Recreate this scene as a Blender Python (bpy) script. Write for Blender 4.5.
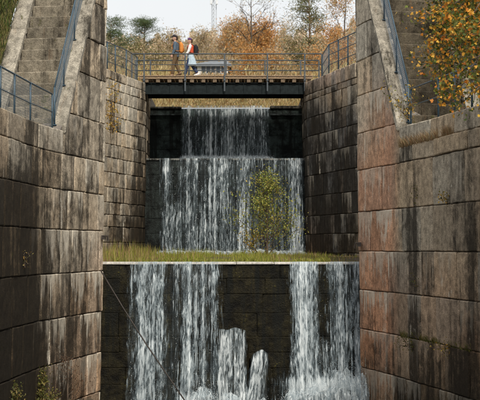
import bpy, bmesh, math, random
import numpy as np
from mathutils import Vector, Matrix, noise as mnoise

random.seed(7); RNG = np.random.default_rng(7)
scene = bpy.context.scene
for o in list(bpy.data.objects): bpy.data.objects.remove(o)

# ------------------------------------------------------------------ camera, sky, sun, exposure
F = 1400.0                      # focal length in photograph pixels (480 wide)
TILT = math.atan(48.0 / F)
cam = bpy.data.cameras.new('camera'); camo = bpy.data.objects.new('camera', cam)
scene.collection.objects.link(camo); scene.camera = camo
camo.location = (0, 0, 0); camo.rotation_euler = (math.pi / 2 + TILT, 0, 0)
cam.sensor_width = 36; cam.sensor_fit = 'HORIZONTAL'; cam.lens = 36 * F / 480
cam.clip_start = .5; cam.clip_end = 5000
cam.dof.use_dof = True; cam.dof.focus_distance = 40; cam.dof.aperture_fstop = 2.8

SUN_EL, SUN_AZ = 46, 166        # azimuth measured clockwise from +Y (behind the camera, to the right)
w = bpy.data.worlds.new('World'); scene.world = w; w.use_nodes = True
nt = w.node_tree; nt.nodes.clear()
sky = nt.nodes.new('ShaderNodeTexSky'); sky.sky_type = 'NISHITA'; sky.sun_disc = False
sky.sun_elevation = math.radians(SUN_EL); sky.sun_rotation = math.radians(SUN_AZ)
sky.dust_density = 4; sky.air_density = 1.0
skm = nt.nodes.new('ShaderNodeVectorMath'); skm.operation = 'SCALE'; skm.inputs['Scale'].default_value = .10
nt.links.new(sky.outputs[0], skm.inputs[0])
tc = nt.nodes.new('ShaderNodeTexCoord')
cn = nt.nodes.new('ShaderNodeTexNoise'); cn.inputs['Scale'].default_value = 2.2; cn.inputs['Detail'].default_value = 5
nt.links.new(tc.outputs['Generated'], cn.inputs['Vector'])
cr = nt.nodes.new('ShaderNodeValToRGB')
cr.color_ramp.elements[0].position = .3; cr.color_ramp.elements[0].color = (.87, .89, .90, 1)
cr.color_ramp.elements[1].position = .7; cr.color_ramp.elements[1].color = (.98, .98, .98, 1)
nt.links.new(cn.outputs['Fac'], cr.inputs['Fac'])
mx = nt.nodes.new('ShaderNodeMix'); mx.data_type = 'RGBA'; mx.inputs['Factor'].default_value = .9   # overcast: nine tenths cloud
nt.links.new(skm.outputs[0], mx.inputs['A']); nt.links.new(cr.outputs['Color'], mx.inputs['B'])
bg = nt.nodes.new('ShaderNodeBackground'); bg.inputs['Strength'].default_value = .64
wo = nt.nodes.new('ShaderNodeOutputWorld')
nt.links.new(mx.outputs['Result'], bg.inputs['Color']); nt.links.new(bg.outputs[0], wo.inputs[0])
sl = bpy.data.lights.new('sun', 'SUN'); so = bpy.data.objects.new('sun', sl); scene.collection.objects.link(so)
sl.energy = 2.2; sl.angle = math.radians(11); sl.color = (1, .93, .82)
_az, _el = math.radians(SUN_AZ), math.radians(SUN_EL)
_d = Vector((math.sin(_az) * math.cos(_el), math.cos(_az) * math.cos(_el), math.sin(_el)))
so.rotation_euler = _d.to_track_quat('Z', 'Y').to_euler(); so.location = (0, -20, 40)
scene.view_settings.view_transform = 'Standard'; scene.view_settings.look = 'None'
scene.view_settings.exposure = 0.74; scene.view_settings.gamma = 1

# ------------------------------------------------------------------ helpers
def pt(x, y, s):
    """photo pixel at local scale s (pixels per metre) -> world point"""
    D = F / s; ca, sa = math.cos(TILT), math.sin(TILT)
    a, b = x - 240.0, 200.0 - y
    Y = F * ca - b * sa; Z = F * sa + b * ca
    return Vector((a * D / Y, D, Z * D / Y))
def px(p):
    ca, sa = math.cos(TILT), math.sin(TILT)
    d = p[1] * ca + p[2] * sa; v = p[2] * ca - p[1] * sa
    return 240 + F * p[0] / d, 200 - F * v / d
def hx(x, s): return (x - 240.0) / s
def mesh_obj(name, verts, faces, mat, parent=None, smooth=False, uvs=None):
    me = bpy.data.meshes.new(name); me.from_pydata([tuple(v) for v in verts], [], faces)
    if mat is not None: me.materials.append(mat)
    if uvs is not None:
        ul = me.uv_layers.new(name='UVMap'); li = np.zeros(len(me.loops), dtype=np.int32)
        me.loops.foreach_get('vertex_index', li)
        ul.data.foreach_set('uv', np.asarray(uvs, dtype=np.float32)[li].ravel())
    if smooth: me.polygons.foreach_set('use_smooth', [True] * len(me.polygons))
    me.update()
    return link(name, me, parent)
def link(name, me, parent=None):
    o = bpy.data.objects.new(name, me); scene.collection.objects.link(o)
    if parent is not None:
        o.parent = parent
        o.location = -absloc(parent)
    return o
def absloc(o):
    v = Vector(o.location)
    while o.parent: o = o.parent; v += Vector(o.location)
    return v
def tag(o, label=None, cat=None, group=None, kind=None):
    if label: o['label'] = label
    if cat: o['category'] = cat
    if group: o['group'] = group
    if kind: o['kind'] = kind
    return o
def thing(name, label, cat, loc=(0, 0, 0), group=None):
    o = bpy.data.objects.new(name, None); scene.collection.objects.link(o); o.location = loc
    o.empty_display_size = .2
    return tag(o, label, cat, group)

class MB:
    def __init__(s): s.v = []; s.f = []
    def add(s, v, f):
        n = len(s.v); s.v += [tuple(p) for p in v]; s.f += [tuple(i + n for i in q) for q in f]; return s
    def box(s, lo, hi, fr=None):
        x0, y0, z0 = lo; x1, y1, z1 = hi
        v = [(x0,y0,z0),(x1,y0,z0),(x1,y1,z0),(x0,y1,z0),(x0,y0,z1),(x1,y0,z1),(x1,y1,z1),(x0,y1,z1)]
        if fr: v = [fr(*p) for p in v]
        return s.add(v, [(3,2,1,0),(4,5,6,7),(0,1,5,4),(1,2,6,5),(2,3,7,6),(3,0,4,7)])
    def tube(s, pts, rad, n=6, cap=True):
        pts = [Vector(p) for p in pts]; m = len(pts)
        if not hasattr(rad, '__len__'): rad = [rad] * m
        ring = []; prev = None
        for i, p in enumerate(pts):
            t = (pts[min(i + 1, m - 1)] - pts[max(i - 1, 0)])
            t = t.normalized() if t.length > 1e-9 else Vector((0, 0, 1))
            if prev is None:
                a = t.orthogonal().normalized()
            else:
                a = prev - t * prev.dot(t); a = a.normalized() if a.length > 1e-6 else t.orthogonal().normalized()
            prev = a; b = t.cross(a)
            ring.append([p + (a * math.cos(2 * math.pi * k / n) + b * math.sin(2 * math.pi * k / n)) * rad[i] for k in range(n)])
        v = [q for r in ring for q in r]; f = []
        for i in range(m - 1):
            for k in range(n):
                f.append((i * n + k, i * n + (k + 1) % n, (i + 1) * n + (k + 1) % n, (i + 1) * n + k))
        if cap: f.append(tuple(range(n))[::-1]); f.append(tuple((m - 1) * n + k for k in range(n)))
        return s.add(v, f)
    def build(s, name, mat, parent=None, smooth=False): return mesh_obj(name, s.v, s.f, mat, parent, smooth)

def bevel_box(name, lo, hi, mat, parent, fr=None, jit=.018, bev=.03, seed=0):
    """a stone slab: box with cut edges and uneven corners (44 triangles)"""
    bm = bmesh.new(); r = random.Random(seed)
    bmesh.ops.create_cube(bm, size=1)
    for v in bm.verts:
        v.co = Vector([lo[i] + (v.co[i] + .5) * (hi[i] - lo[i]) + r.uniform(-jit, jit) for i in range(3)])
    bmesh.ops.bevel(bm, geom=bm.edges[:], offset=bev, segments=1, affect='EDGES')
    if fr:
        for v in bm.verts: v.co = Vector(fr(*v.co))
    bmesh.ops.recalc_face_normals(bm, faces=bm.faces)
    me = bpy.data.meshes.new(name); bm.to_mesh(me); bm.free(); me.materials.append(mat)
    if mat is STONE: wear(me, [((1, 1, 1), 0, 0, 0)] * len(me.vertices))
    return link(name, me, parent)

# ------------------------------------------------------------------ materials
class NT:
    def __init__(s, name):
        s.m = bpy.data.materials.new(name); s.m.use_nodes = True; s.t = s.m.node_tree; s.t.nodes.clear()
        s.out = s.n('ShaderNodeOutputMaterial')
    def n(s, t, **k):
        q = s.t.nodes.new(t)
        for a, b in k.items(): setattr(q, a, b)
        return q
    def l(s, a, b): s.t.links.new(a, b)
    def put(s, sock, v):
        if hasattr(v, 'links'): s.l(v, sock)
        else: sock.default_value = v
    def math(s, op, a, b=0.0, c=0.0, clamp=False):
        q = s.n('ShaderNodeMath', operation=op); q.use_clamp = clamp
        for i, x in enumerate((a, b, c)): s.put(q.inputs[i], x)
        return q.outputs[0]
    def mix(s, f, a, b, mode='MIX'):
        q = s.n('ShaderNodeMix', data_type='RGBA', blend_type=mode)
        s.put(q.inputs['Factor'], f)
        for nm, x in (('A', a), ('B', b)):
            s.put(q.inputs[nm], x if hasattr(x, 'links') else (*x, 1) if len(x) == 3 else x)
        return q.outputs['Result']
    def pos(s): return s.n('ShaderNodeNewGeometry').outputs['Position']
    def scale(s, v, sc, off=(0, 0, 0)):
        q = s.n('ShaderNodeMapping'); s.l(v, q.inputs['Vector']); q.inputs['Scale'].default_value = sc
        q.inputs['Location'].default_value = off; return q.outputs[0]
    def noise(s, v, sc, det=4, rough=.55, dist=0):
        q = s.n('ShaderNodeTexNoise'); s.l(v, q.inputs['Vector']); q.inputs['Scale'].default_value = sc
        q.inputs['Detail'].default_value = det; q.inputs['Roughness'].default_value = rough; q.inputs['Distortion'].default_value = dist
        return q.outputs['Fac']
    def ramp(s, f, a, b, lo=0.0, hi=1.0):
        q = s.n('ShaderNodeMapRange', interpolation_type='SMOOTHSTEP'); s.put(q.inputs[0], f)
        s.put(q.inputs[1], a); s.put(q.inputs[2], b); s.put(q.inputs[3], lo); s.put(q.inputs[4], hi)
        return q.outputs[0]
    def attr(s, nm, ty='OBJECT'):
        return s.n('ShaderNodeAttribute', attribute_type=ty, attribute_name=nm)
    def bsdf(s, col, rough=.8, bump=None, bs=.3, bd=.02, spec=.5, metal=0):
        q = s.n('ShaderNodeBsdfPrincipled'); s.put(q.inputs['Base Color'], col if hasattr(col, 'links') else (*col, 1))
        s.put(q.inputs['Roughness'], rough); q.inputs['Specular IOR Level'].default_value = spec; q.inputs['Metallic'].default_value = metal
        if bump is not None:
            b = s.n('ShaderNodeBump'); b.inputs['Strength'].default_value = bs; b.inputs['Distance'].default_value = bd
            s.l(bump, b.inputs['Height']); s.l(b.outputs[0], q.inputs['Normal'])
        return q.outputs[0]
    def done(s, sh): s.l(sh, s.out.inputs['Surface']); return s.m

def mat_stone(name='granite'):
    """weathered ashlar: own colour per stone, black and white run-off streaks, lime drips under joints, moss"""
    t = NT(name); P = t.pos(); oi = t.n('ShaderNodeObjectInfo'); base = t.mix(1.0, oi.outputs['Color'], t.attr('tone', 'GEOMETRY').outputs['Color'], 'MULTIPLY')
    stain, lime, moss = (t.math('ADD', t.attr(k).outputs['Fac'], t.attr('v_' + k, 'GEOMETRY').outputs['Fac']) for k in ('stain', 'lime', 'moss'))
    n3 = t.noise(P, 5, 6, .7); n2 = t.noise(P, 42, 3, .7)
    vm = t.n('ShaderNodeVectorMath', operation='SCALE'); t.l(base, vm.inputs[0])
    t.l(t.math('MULTIPLY', t.ramp(n2, .30, .70, .60, 1.36), t.ramp(n3, .3, .7, .62, 1.36)), vm.inputs['Scale'])
    col = vm.outputs[0]
    A = t.noise(t.scale(P, (2.0, .75, .085)), 1.0, 5, .66, .12)
    B = t.noise(t.scale(P, (9, 3.0, .16), (3, 1, 7)), 1.0, 4, .68, .10)
    C = t.noise(t.scale(P, (4.4, 1.5, .11), (5, 2, 1)), 1.0, 6, .76, .12)
    n4 = t.noise(t.scale(P, (1, .6, .8), (2, 5, 9)), 2.6, 6, .78, .5)
    # rusty brown wash
    col = t.mix(t.ramp(C, .46, .30, 0, .35), col, (.19, .105, .05))
    # black run-off with ragged edges
    m = t.math('ADD', t.math('ADD', t.math('MULTIPLY', A, .46), t.math('MULTIPLY', B, .24)), t.math('MULTIPLY', n4, .30))
    thr = t.math('SUBTRACT', .70, t.math('MULTIPLY', stain, .36))
    d1 = t.ramp(m, t.math('SUBTRACT', thr, .05), t.math('ADD', thr, .07))
    col = t.mix(t.math('MULTIPLY', d1, t.ramp(n2, .25, .7, .97, .82)), col, t.mix(n3, (.007, .006, .005), (.034, .027, .018)))
    # pale run-off
    k = t.math('ADD', t.math('MULTIPLY', C, .66), t.math('MULTIPLY', n4, .34))
    lt = t.math('SUBTRACT', .72, t.math('MULTIPLY', t.math('MINIMUM', lime, .60), .26))
    l1 = t.math('MULTIPLY', t.ramp(k, t.math('SUBTRACT', lt, .012), t.math('ADD', lt, .055)), t.ramp(n2, .3, .6, .40, .82))
    # lime drips hanging from each joint
    uv = t.n('ShaderNodeUVMap').outputs[0]; sp = t.n('ShaderNodeSeparateXYZ'); t.l(uv, sp.inputs[0])
    rv = t.n('ShaderNodeCombineXYZ'); t.l(t.math('MULTIPLY', sp.outputs[0], 3.4), rv.inputs[0]); t.l(t.math('MULTIPLY', oi.outputs['Random'], 30), rv.inputs[1])
    t.l(t.math('MULTIPLY', sp.outputs[1], .25), rv.inputs[2])
    dl = t.noise(rv.outputs[0], 1.0, 5, .75)
    dl = t.math('ADD', t.math('MULTIPLY', dl, .8), t.math('MULTIPLY', n4, .2))
    drip = t.math('SUBTRACT', t.math('MULTIPLY', t.math('SUBTRACT', dl, .43), 5.0), t.math('SUBTRACT', 1.0, sp.outputs[1]))
    l2 = t.math('MULTIPLY', t.ramp(drip, -.08, .30), t.ramp(lime, .35, 1.0, 0, .9))
    l2 = t.math('MULTIPLY', l2, t.ramp(n3, .3, .55, .5, 1))
    col = t.mix(t.math('MAXIMUM', l1, l2), col, t.mix(n2, (.60, .53, .42), (.86, .80, .68)))
    nm = t.noise(P, 3.5, 5, .75); mt = t.math('SUBTRACT', .80, t.math('MULTIPLY', moss, .40))
    col = t.mix(t.ramp(nm, mt, t.math('ADD', mt, .10), 0, .85), col, t.mix(n2, (.025, .032, .008), (.11, .10, .028)))
    h = t.math('ADD', t.math('MULTIPLY', n3, .7), t.math('MULTIPLY', n2, .45))
    return t.done(t.bsdf(col, .88, h, .8, .035, .12))
STONE = mat_stone()

def mat_simple(name, col, rough=.7, var=.25, sc=8, bs=.2, spec=.4, metal=0, stretch=(1, 1, 1), col2=None):
    t = NT(name); P = t.scale(t.pos(), stretch); n = t.noise(P, sc, 6, .65)
    lo = tuple(c * (1 - var) for c in col); hi = col2 or tuple(min(1, c * (1 + var)) for c in col)
    return t.done(t.bsdf(t.mix(t.ramp(n, .3, .7), lo, hi), rough, n, bs, .01, spec, metal))
def mat_mortar():
    return mat_simple('mortar', (.16, .14, .12), .95, .5, 12)
MORTAR = mat_mortar()
WETM = mat_simple('wet_mortar', (.014, .014, .011), .6, .4, 12)
def mat_paint(name, col, rust=.3):
    t = NT(name); P = t.pos(); n = t.noise(P, 14, 6, .7); n2 = t.noise(P, 3, 3)
    c = t.mix(t.ramp(n, .3, .7), tuple(x * .75 for x in col), tuple(x * 1.2 for x in col))
    c = t.mix(t.ramp(t.math('ADD', t.math('MULTIPLY', n, .6), t.math('MULTIPLY', n2, .4)), .56, .64, 0, rust * 2), c, (.10, .045, .02))
    return t.done(t.bsdf(c, .5, n, .1, .004, .5))
BLUE = mat_paint('blue_grey_paint', (.035, .070, .100)); GREYP = mat_paint('grey_paint', (.055, .068, .078), .1)
GALV = mat_simple('galvanised_wire', (.30, .34, .37), .45, .2, 20, .05, .5, .6)
STEEL = mat_simple('dark_girder_paint', (.012, .017, .018), .75, .4, 6, .2, .15)
WOOD = mat_simple('weathered_plank', (.27, .19, .12), .85, .45, 5, .4, .3, 0, (6, 1.2, 6))
WOODD = mat_simple('joist_wood', (.16, .115, .075), .85, .45, 5, .4, .3, 0, (3, 1, 6))
IRON = mat_simple('old_iron', (.035, .028, .024), .6, .5, 15)

def mat_leaf(name, trans=.35, rough=.6):
    t = NT(name); a = t.attr('Col', 'GEOMETRY').outputs['Color']
    b = t.bsdf(a, rough, None, spec=.3); tr = t.n('ShaderNodeBsdfTranslucent'); t.l(a, tr.inputs['Color'])
    m = t.n('ShaderNodeMixShader'); m.inputs[0].default_value = trans; t.l(b, m.inputs[1]); t.l(tr.outputs[0], m.inputs[2])
    return t.done(m.outputs[0])
LEAF = mat_leaf('leaf'); GRASS = mat_leaf('grass_blade', .25)
BARK = mat_simple('bark', (.10, .075, .055), .9, .5, 14, .6, .2, 0, (1, 1, .3))
BARKP = mat_simple('pine_bark', (.20, .115, .07), .9, .5, 10, .6, .2, 0, (1, 1, .4))
BARKB = mat_simple('pale_bark', (.30, .27, .24), .85, .5, 6, .3, .2, 0, (1, 1, 2))
SOIL = mat_simple('soil', (.085, .065, .045), .95, .5, 3, .6, .2)
def mat_turf():
    t = NT('turf'); P = t.pos(); n = t.noise(P, .6, 6, .7); n2 = t.noise(P, 9, 5, .7)
    c = t.mix(t.ramp(n, .35, .65), (.065, .075, .022), (.16, .115, .05)); c = t.mix(t.ramp(n2, .3, .7, 0, .6), c, (.05, .045, .025))
    return t.done(t.bsdf(c, .95, n2, .8, .06, .2))
TURF = mat_turf()
def mat_pool():
    t = NT('dark_water'); P = t.scale(t.pos(), (1, .5, 1)); n = t.noise(P, 3, 5, .6)
    return t.done(t.bsdf((.010, .016, .015), .06, n, .5, .05, .5))
POOL = mat_pool()

def mat_falls(name):
    """broken falling water: white where aerated, clear between"""
    t = NT(name); uv = t.n('ShaderNodeUVMap').outputs[0]; dens = t.attr('dens', 'GEOMETRY').outputs['Fac']
    def nz(a, b, off, det=3, dist=.6, rough=.6): return t.noise(t.scale(uv, (a, b, 1), off), 1.0, det, rough, dist)
    strk = nz(9, .09, (0, 0, 0), 5, .12, .8); lace = nz(17, 2.3, (4, 2, 0), 4, 1.2, .6); fine = nz(60, 13, (1, 7, 0), 2, .8); big = nz(1.7, .35, (3, 9, 0), 3, .4)
    k = t.math('MULTIPLY', t.math('SUBTRACT', strk, .5), 3.4)
    k = t.math('ADD', k, t.math('MULTIPLY', t.math('SUBTRACT', lace, .5), 3.6))
    k = t.math('ADD', k, t.math('MULTIPLY', t.math('SUBTRACT', fine, .5), .8))
    k = t.math('ADD', k, t.math('MULTIPLY', t.math('SUBTRACT', dens, .52), 2.6))
    k = t.math('ADD', k, t.math('MULTIPLY', t.math('SUBTRACT', big, .5), 1.8))
    a = t.math('MULTIPLY', t.ramp(k, -.60, 1.35), t.ramp(dens, 0.03, .20))
    body = t.math('MULTIPLY', t.math('MULTIPLY', t.ramp(t.math('ADD', t.math('MULTIPLY', strk, .6), t.math('MULTIPLY', lace, .4)), .36, .60), t.ramp(dens, .2, .75)), .28)
    a = t.math('MAXIMUM', a, body)
    col = t.mix(t.ramp(k, -.1, .9), (.34, .44, .50), (.78, .85, .88))
    w = t.bsdf(col, .3, lace, .4, .03, .5)
    tr = t.n('ShaderNodeBsdfTranslucent'); t.l(col, tr.inputs['Color'])
    m0 = t.n('ShaderNodeMixShader'); m0.inputs[0].default_value = .25; t.l(w, m0.inputs[1]); t.l(tr.outputs[0], m0.inputs[2])
    tp = t.n('ShaderNodeBsdfTransparent'); m = t.n('ShaderNodeMixShader')
    t.l(a, m.inputs[0]); t.l(tp.outputs[0], m.inputs[1]); t.l(m0.outputs[0], m.inputs[2])
    return t.done(m.outputs[0])
FALLS = mat_falls('falling_water')
def mat_foam():
    t = NT('foam'); P = t.pos(); n = t.noise(P, 7, 5, .7, .8); n2 = t.noise(t.scale(P, (1, 1, .5)), 22, 3, .7, .5)
    k = t.math('ADD', t.math('MULTIPLY', n, .6), t.math('MULTIPLY', n2, .4))
    c = t.mix(t.ramp(k, .42, .60), (.30, .37, .40), (.88, .90, .91))
    b = t.bsdf(c, .4, k, .8, .06, .4); tp = t.n('ShaderNodeBsdfTransparent')
    m = t.n('ShaderNodeMixShader'); t.l(t.ramp(k, .40, .54), m.inputs[0]); t.l(tp.outputs[0], m.inputs[1]); t.l(b, m.inputs[2])
    return t.done(m.outputs[0])
SPRAY = mat_simple('spray', (.80, .83, .84), .3, .08, 5)
FOAM = mat_foam()
def mat_wetwall():
    t = NT('wet_algae_stone'); P = t.pos(); oi = t.n('ShaderNodeObjectInfo')
    n = t.noise(P, 2.2, 6, .75); n2 = t.noise(P, 22, 4, .7); s = t.noise(t.scale(P, (5, 2, .25)), 1, 5, .7)
    moss = t.attr('moss').outputs['Fac']
    vm = t.n('ShaderNodeVectorMath', operation='SCALE'); t.l(oi.outputs['Color'], vm.inputs[0]); t.l(t.math('MULTIPLY', t.ramp(n, .35, .65, .2, 2.4), t.ramp(n2, .3, .7, .6, 1.4)), vm.inputs['Scale'])
    c = t.mix(t.ramp(s, .46, .62, 0, .85), vm.outputs[0], (.006, .007, .006))
    k = t.math('ADD', t.math('MULTIPLY', n, .55), t.math('MULTIPLY', n2, .45)); mt = t.math('SUBTRACT', .76, t.math('MULTIPLY', moss, .27))
    c = t.mix(t.ramp(k, mt, t.math('ADD', mt, .09), 0, .75), c, t.mix(n2, (.035, .036, .008), (.13, .115, .022)))
    return t.done(t.bsdf(c, .5, t.math('ADD', n, t.math('MULTIPLY', n2, .5)), 1.0, .05, .14))
WET = mat_wetwall()

# ------------------------------------------------------------------ stone walls, block by block
class Plan:
    def __init__(s, pts):
        s.p = [Vector((a, b)) for a, b in pts]; s.L = [0]
        for i in range(1, len(s.p)): s.L.append(s.L[-1] + (s.p[i] - s.p[i - 1]).length)
        s.len = s.L[-1]; s.tmax = s.len
    def at(s, t):
        t = max(0, min(s.len - 1e-6, t))
        for i in range(len(s.p) - 1):
            if t <= s.L[i + 1]:
                d = s.p[i + 1] - s.p[i]
                return s.p[i] + d * ((t - s.L[i]) / d.length), d.normalized()
    def at_y(s, y):
        for i in range(len(s.p) - 1):
            a, b = s.p[i], s.p[i + 1]
            if min(a.y, b.y) <= y <= max(a.y, b.y) and a.y != b.y:
                return s.L[i] + (b - a).length * (y - a.y) / (b.y - a.y)
        return 0 if y < s.p[0].y else s.len
    def at_px(s, x):
        best = min((abs(px((*s.at(s.len * k / 1600)[0], 0))[0] - x), s.len * k / 1600) for k in range(1601) if s.at(s.len * k / 1600)[0].y > 18 and s.len * k / 1600 <= s.tmax)
        return best[1]

FLARE = .012
def wear(me, cs):
    n = len(me.vertices); a = me.attributes.new('tone', 'FLOAT_COLOR', 'POINT')
    a.data.foreach_set('color', [q for c in cs for q in (*c[0], 1)])
    for i, k in enumerate(('stain', 'lime', 'moss')):
        a = me.attributes.new('v_' + k, 'FLOAT', 'POINT'); a.data.foreach_set('value', [c[i + 1] for c in cs])
def wall_point(plan, t, z, out, sgn):
    """sgn=+1: the lock is on the right hand of the walk direction"""
    p, d = plan.at(t); n = Vector((d.y, -d.x)) * sgn
    q = p + n * (out + FLARE * z)
    return Vector((q.x, q.y, z))
def make_block(plan, t0, t1, z0, z1f, sgn, seed, depth=.45, proud=0, rough=.018, bow=.004, mat=None, parent=None, name='stone', gap=.010, cell=.24, ek=1.0):
    nu = max(1, min(9, int((t1 - t0) / cell))); nv = max(1, min(6, int((z1f((t0 + t1) / 2) - z0) / cell)))
    V, UV, Fc = [], [], []
    nu += 2; nv += 2; W = t1 - t0; Hh = max(.1, z1f((t0 + t1) / 2) - z0)
    cu, cv = min(.3, .050 / W), min(.3, .022 / Hh)
    us = [0] + [cu + (1 - 2 * cu) * k / (nu - 2) for k in range(nu - 1)] + [1]; vs = [0] + [cv + (1 - 2 * cv) * k / (nv - 2) for k in range(nv - 1)] + [1]
    for j in range(nv + 1):
        for i in range(nu + 1):
            fu, fv = us[i], vs[j]
            edge = min(fu, 1 - fu, fv, 1 - fv) == 0
            corner = (fu in (0, 1)) and (fv in (0, 1))
            gu = gap * 1.8; tt = t0 + gu + (t1 - t0 - 2 * gu) * fu
            wob = lambda zz: (.014 * mnoise.noise(Vector((tt * .45, zz * 3.1, 2))) + .008 * mnoise.noise(Vector((tt * 2.1, zz * 3.1, 5)))) * min(1, ek)
            za, zb = z0 + gap + wob(z0), max(z0 + gap + .02, z1f(t0 + (t1 - t0) * fu) - gap + wob(z1f((t0 + t1) / 2)))
            z = za + (zb - za) * fv
            q = mnoise.noise(Vector((tt * 1.9 + seed * 3.7, z * 1.9, seed * 1.3))) + .5 * mnoise.noise(Vector((tt * 5 + seed, z * 5, seed * 2.3)))
            o = proud + rough * q + (0 if edge else bow)
            if edge:
                tt += .022 * mnoise.noise(Vector((z * 5, seed, 3))); z += .012 * mnoise.noise(Vector((tt * 5, seed, 8)))
                o -= ek * (.022 if fu in (0, 1) else .010) + ek * (.05 if fu in (0, 1) else .03) * max(0, mnoise.noise(Vector((tt * 4, z * 4, seed + 11))))
            if corner: o -= .015 * ek
            V.append(wall_point(plan, tt, z, o, sgn)); UV.append((tt, fv))
    g = lambda i, j: j * (nu + 1) + i
    for j in range(nv):
        for i in range(nu):
            q = (g(i, j), g(i + 1, j), g(i + 1, j + 1), g(i, j + 1))
            Fc.append(q if sgn > 0 else q[::-1])
    ring = [g(i, 0) for i in range(nu + 1)] + [g(nu, j) for j in range(1, nv + 1)] + [g(i, nv) for i in range(nu - 1, -1, -1)] + [g(0, j) for j in range(nv - 1, 0, -1)]
    b0 = len(V)
    for r in ring:
        p = V[r]; i = r % (nu + 1); tt = t0 + (t1 - t0) * us[i]; d = plan.at(tt)[1]; n = Vector((d.y, -d.x, 0)) * sgn
        V.append(p - n * depth); UV.append(UV[r])
    m = len(ring)
    for k in range(m):
        q = (ring[k], b0 + k, b0 + (k + 1) % m, ring[(k + 1) % m])
        Fc.append(q if sgn > 0 else q[::-1])
    o = mesh_obj(name, V, Fc, mat or STONE, parent, False, UV)
    return o
def courses_wall(parent, plan, sgn, zs, lens, colf, topf=None, t_rng=None, seed=0, depth=.45, rough=.018, bow=.004, mat=None, name='stone', cell=.24, proudj=.025, ek=1.0, gap=.010):
    r = random.Random(seed); ta, tb = t_rng or (0, plan.len)
    for j in range(len(zs) - 1):
        z0, z1 = zs[j], zs[j + 1]
        cuts = [ta]; t = ta + r.uniform(.3, 1) * lens[1]
        while t < tb - lens[0] * .6: cuts.append(t); t += r.uniform(*lens)
        cuts.append(tb)
        for a, b in zip(cuts, cuts[1:]):
            if topf:
                if topf(b) < z0 + .12: continue
                while topf(a) < z0 + .06 and a < b: a += .02
                if b - a < .08: continue
            f = (lambda t, z1=z1: min(z1, topf(t))) if topf else (lambda t, z1=z1: z1)
            tm = (a + b) / 2; zm = (z0 + f(tm)) / 2
            sd = r.random() * 50
            o = make_block(plan, a, b, z0, f, sgn, sd, depth, r.uniform(0, proudj), rough, bow, mat, parent, name, cell=cell, ek=ek, gap=gap)
            k = r.uniform(.74, 1.24)
            if mat is WET:
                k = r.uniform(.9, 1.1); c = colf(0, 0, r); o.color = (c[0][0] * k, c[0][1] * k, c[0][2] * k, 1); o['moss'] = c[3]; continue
            q_ = r.uniform(-1, 1); o.color = (k * (1 + .07 * q_), k, k * (1 - .08 * q_), 1)
            o['stain'] = r.uniform(-.13, .11); o['lime'] = r.uniform(-.25, .25); o['moss'] = r.uniform(-.1, .1)
            cv_ = [colf(*px(v.co), r) for v in o.data.vertices]; wear(o.data, cv_)
def wall_core(parent, plan, sgn, z0, topf, thick=1.2, inset=.05, nseg=60, mat=None, t_rng=None, inner=.0):
    V, Fc = [], []; ta, tb = t_rng or (0, plan.len)
    for i in range(nseg + 1):
        t = ta + (tb - ta) * i / nseg; p, d = plan.at(t); n = Vector((d.y, -d.x)) * sgn
        zt = topf(t); th_ = thick if zt < ZC + .02 else min(thick, .30)
        for z, o in ((z0, -inset), (zt, -inset), (zt, -th_), (z0, -th_)):
            q = p + n * (o + (FLARE * z if o == -inset else 0)); V.append((q.x, q.y, z))
    for i in range(nseg):
        for k in range(4):
            q = (i * 4 + k, i * 4 + (k + 1) % 4, i * 4 + 4 + (k + 1) % 4, i * 4 + 4 + k); Fc.append(q)
    Fc.append((0, 1, 2, 3)); Fc.append(tuple(nseg * 4 + k for k in (3, 2, 1, 0)))
    return mesh_obj('core', V, Fc, mat or MORTAR, parent)

def rounded(pts, r=.35, n=4):
    out = [Vector(pts[0])]
    for a, b, c in zip(pts, pts[1:], pts[2:]):
        a, b, c = Vector(a), Vector(b), Vector(c)
        u = (a - b); v = (c - b); k = min(r, u.length * .45, v.length * .45)
        p0 = b + u.normalized() * k; p1 = b + v.normalized() * k
        for i in range(n + 1):
            t = i / n; out.append(p0 * (1 - t) ** 2 + b * 2 * t * (1 - t) + p1 * t * t)
    out.append(Vector(pts[-1])); return [(p.x, p.y) for p in out]

D = lambda s: F / s
# left wall plan (walks away from the camera, lock on its right)
LW = [(hx(0, 45) - 1.6, -25.0), (hx(0, 45) - .7, 14.0), (hx(0, 45), D(45)), (hx(40, 39.6), D(39.6)), (hx(105.5, 34), D(34)), (hx(105.5, 34) - 2.6, D(34) + .5)]
RW = [(hx(480, 46) + 2.8, -25.0), (hx(480, 46) + 2.4, 14.0), (hx(480, 46), D(46)), (hx(397, 38.3), D(38.3)), (hx(356, 35), D(35)), (hx(356, 35) + 2.6, D(35) + .5)]
planL = Plan(rounded(LW, .30)); planR = Plan(rounded(RW, .38))
for p_ in (planL, planR): p_.tmax = p_.len - 2.7
# recess + converging inner walls behind the first pair of piers
LI = [(-6.6, D(34) + .9), (-6.5, D(29)), (hx(105, 26), D(26)), (hx(143, 24), D(24)), (hx(143, 24) - .06, D(24) + 9)]
RI = [(6.3, D(35) + .9), (6.0, D(29)), (hx(357, 26.9), D(26.9)), (hx(307, 24), D(24)), (hx(307, 24) + .06, D(24) + 9)]
planLI = Plan(rounded(LI, .5, 5)); planRI = Plan(rounded(RI, .5, 5))
ZC = 3.12            # coping of the lower chamber
ZT = 6.9             # coping of the upper chamber
ZB = -5.2            # foot of the walls

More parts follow.
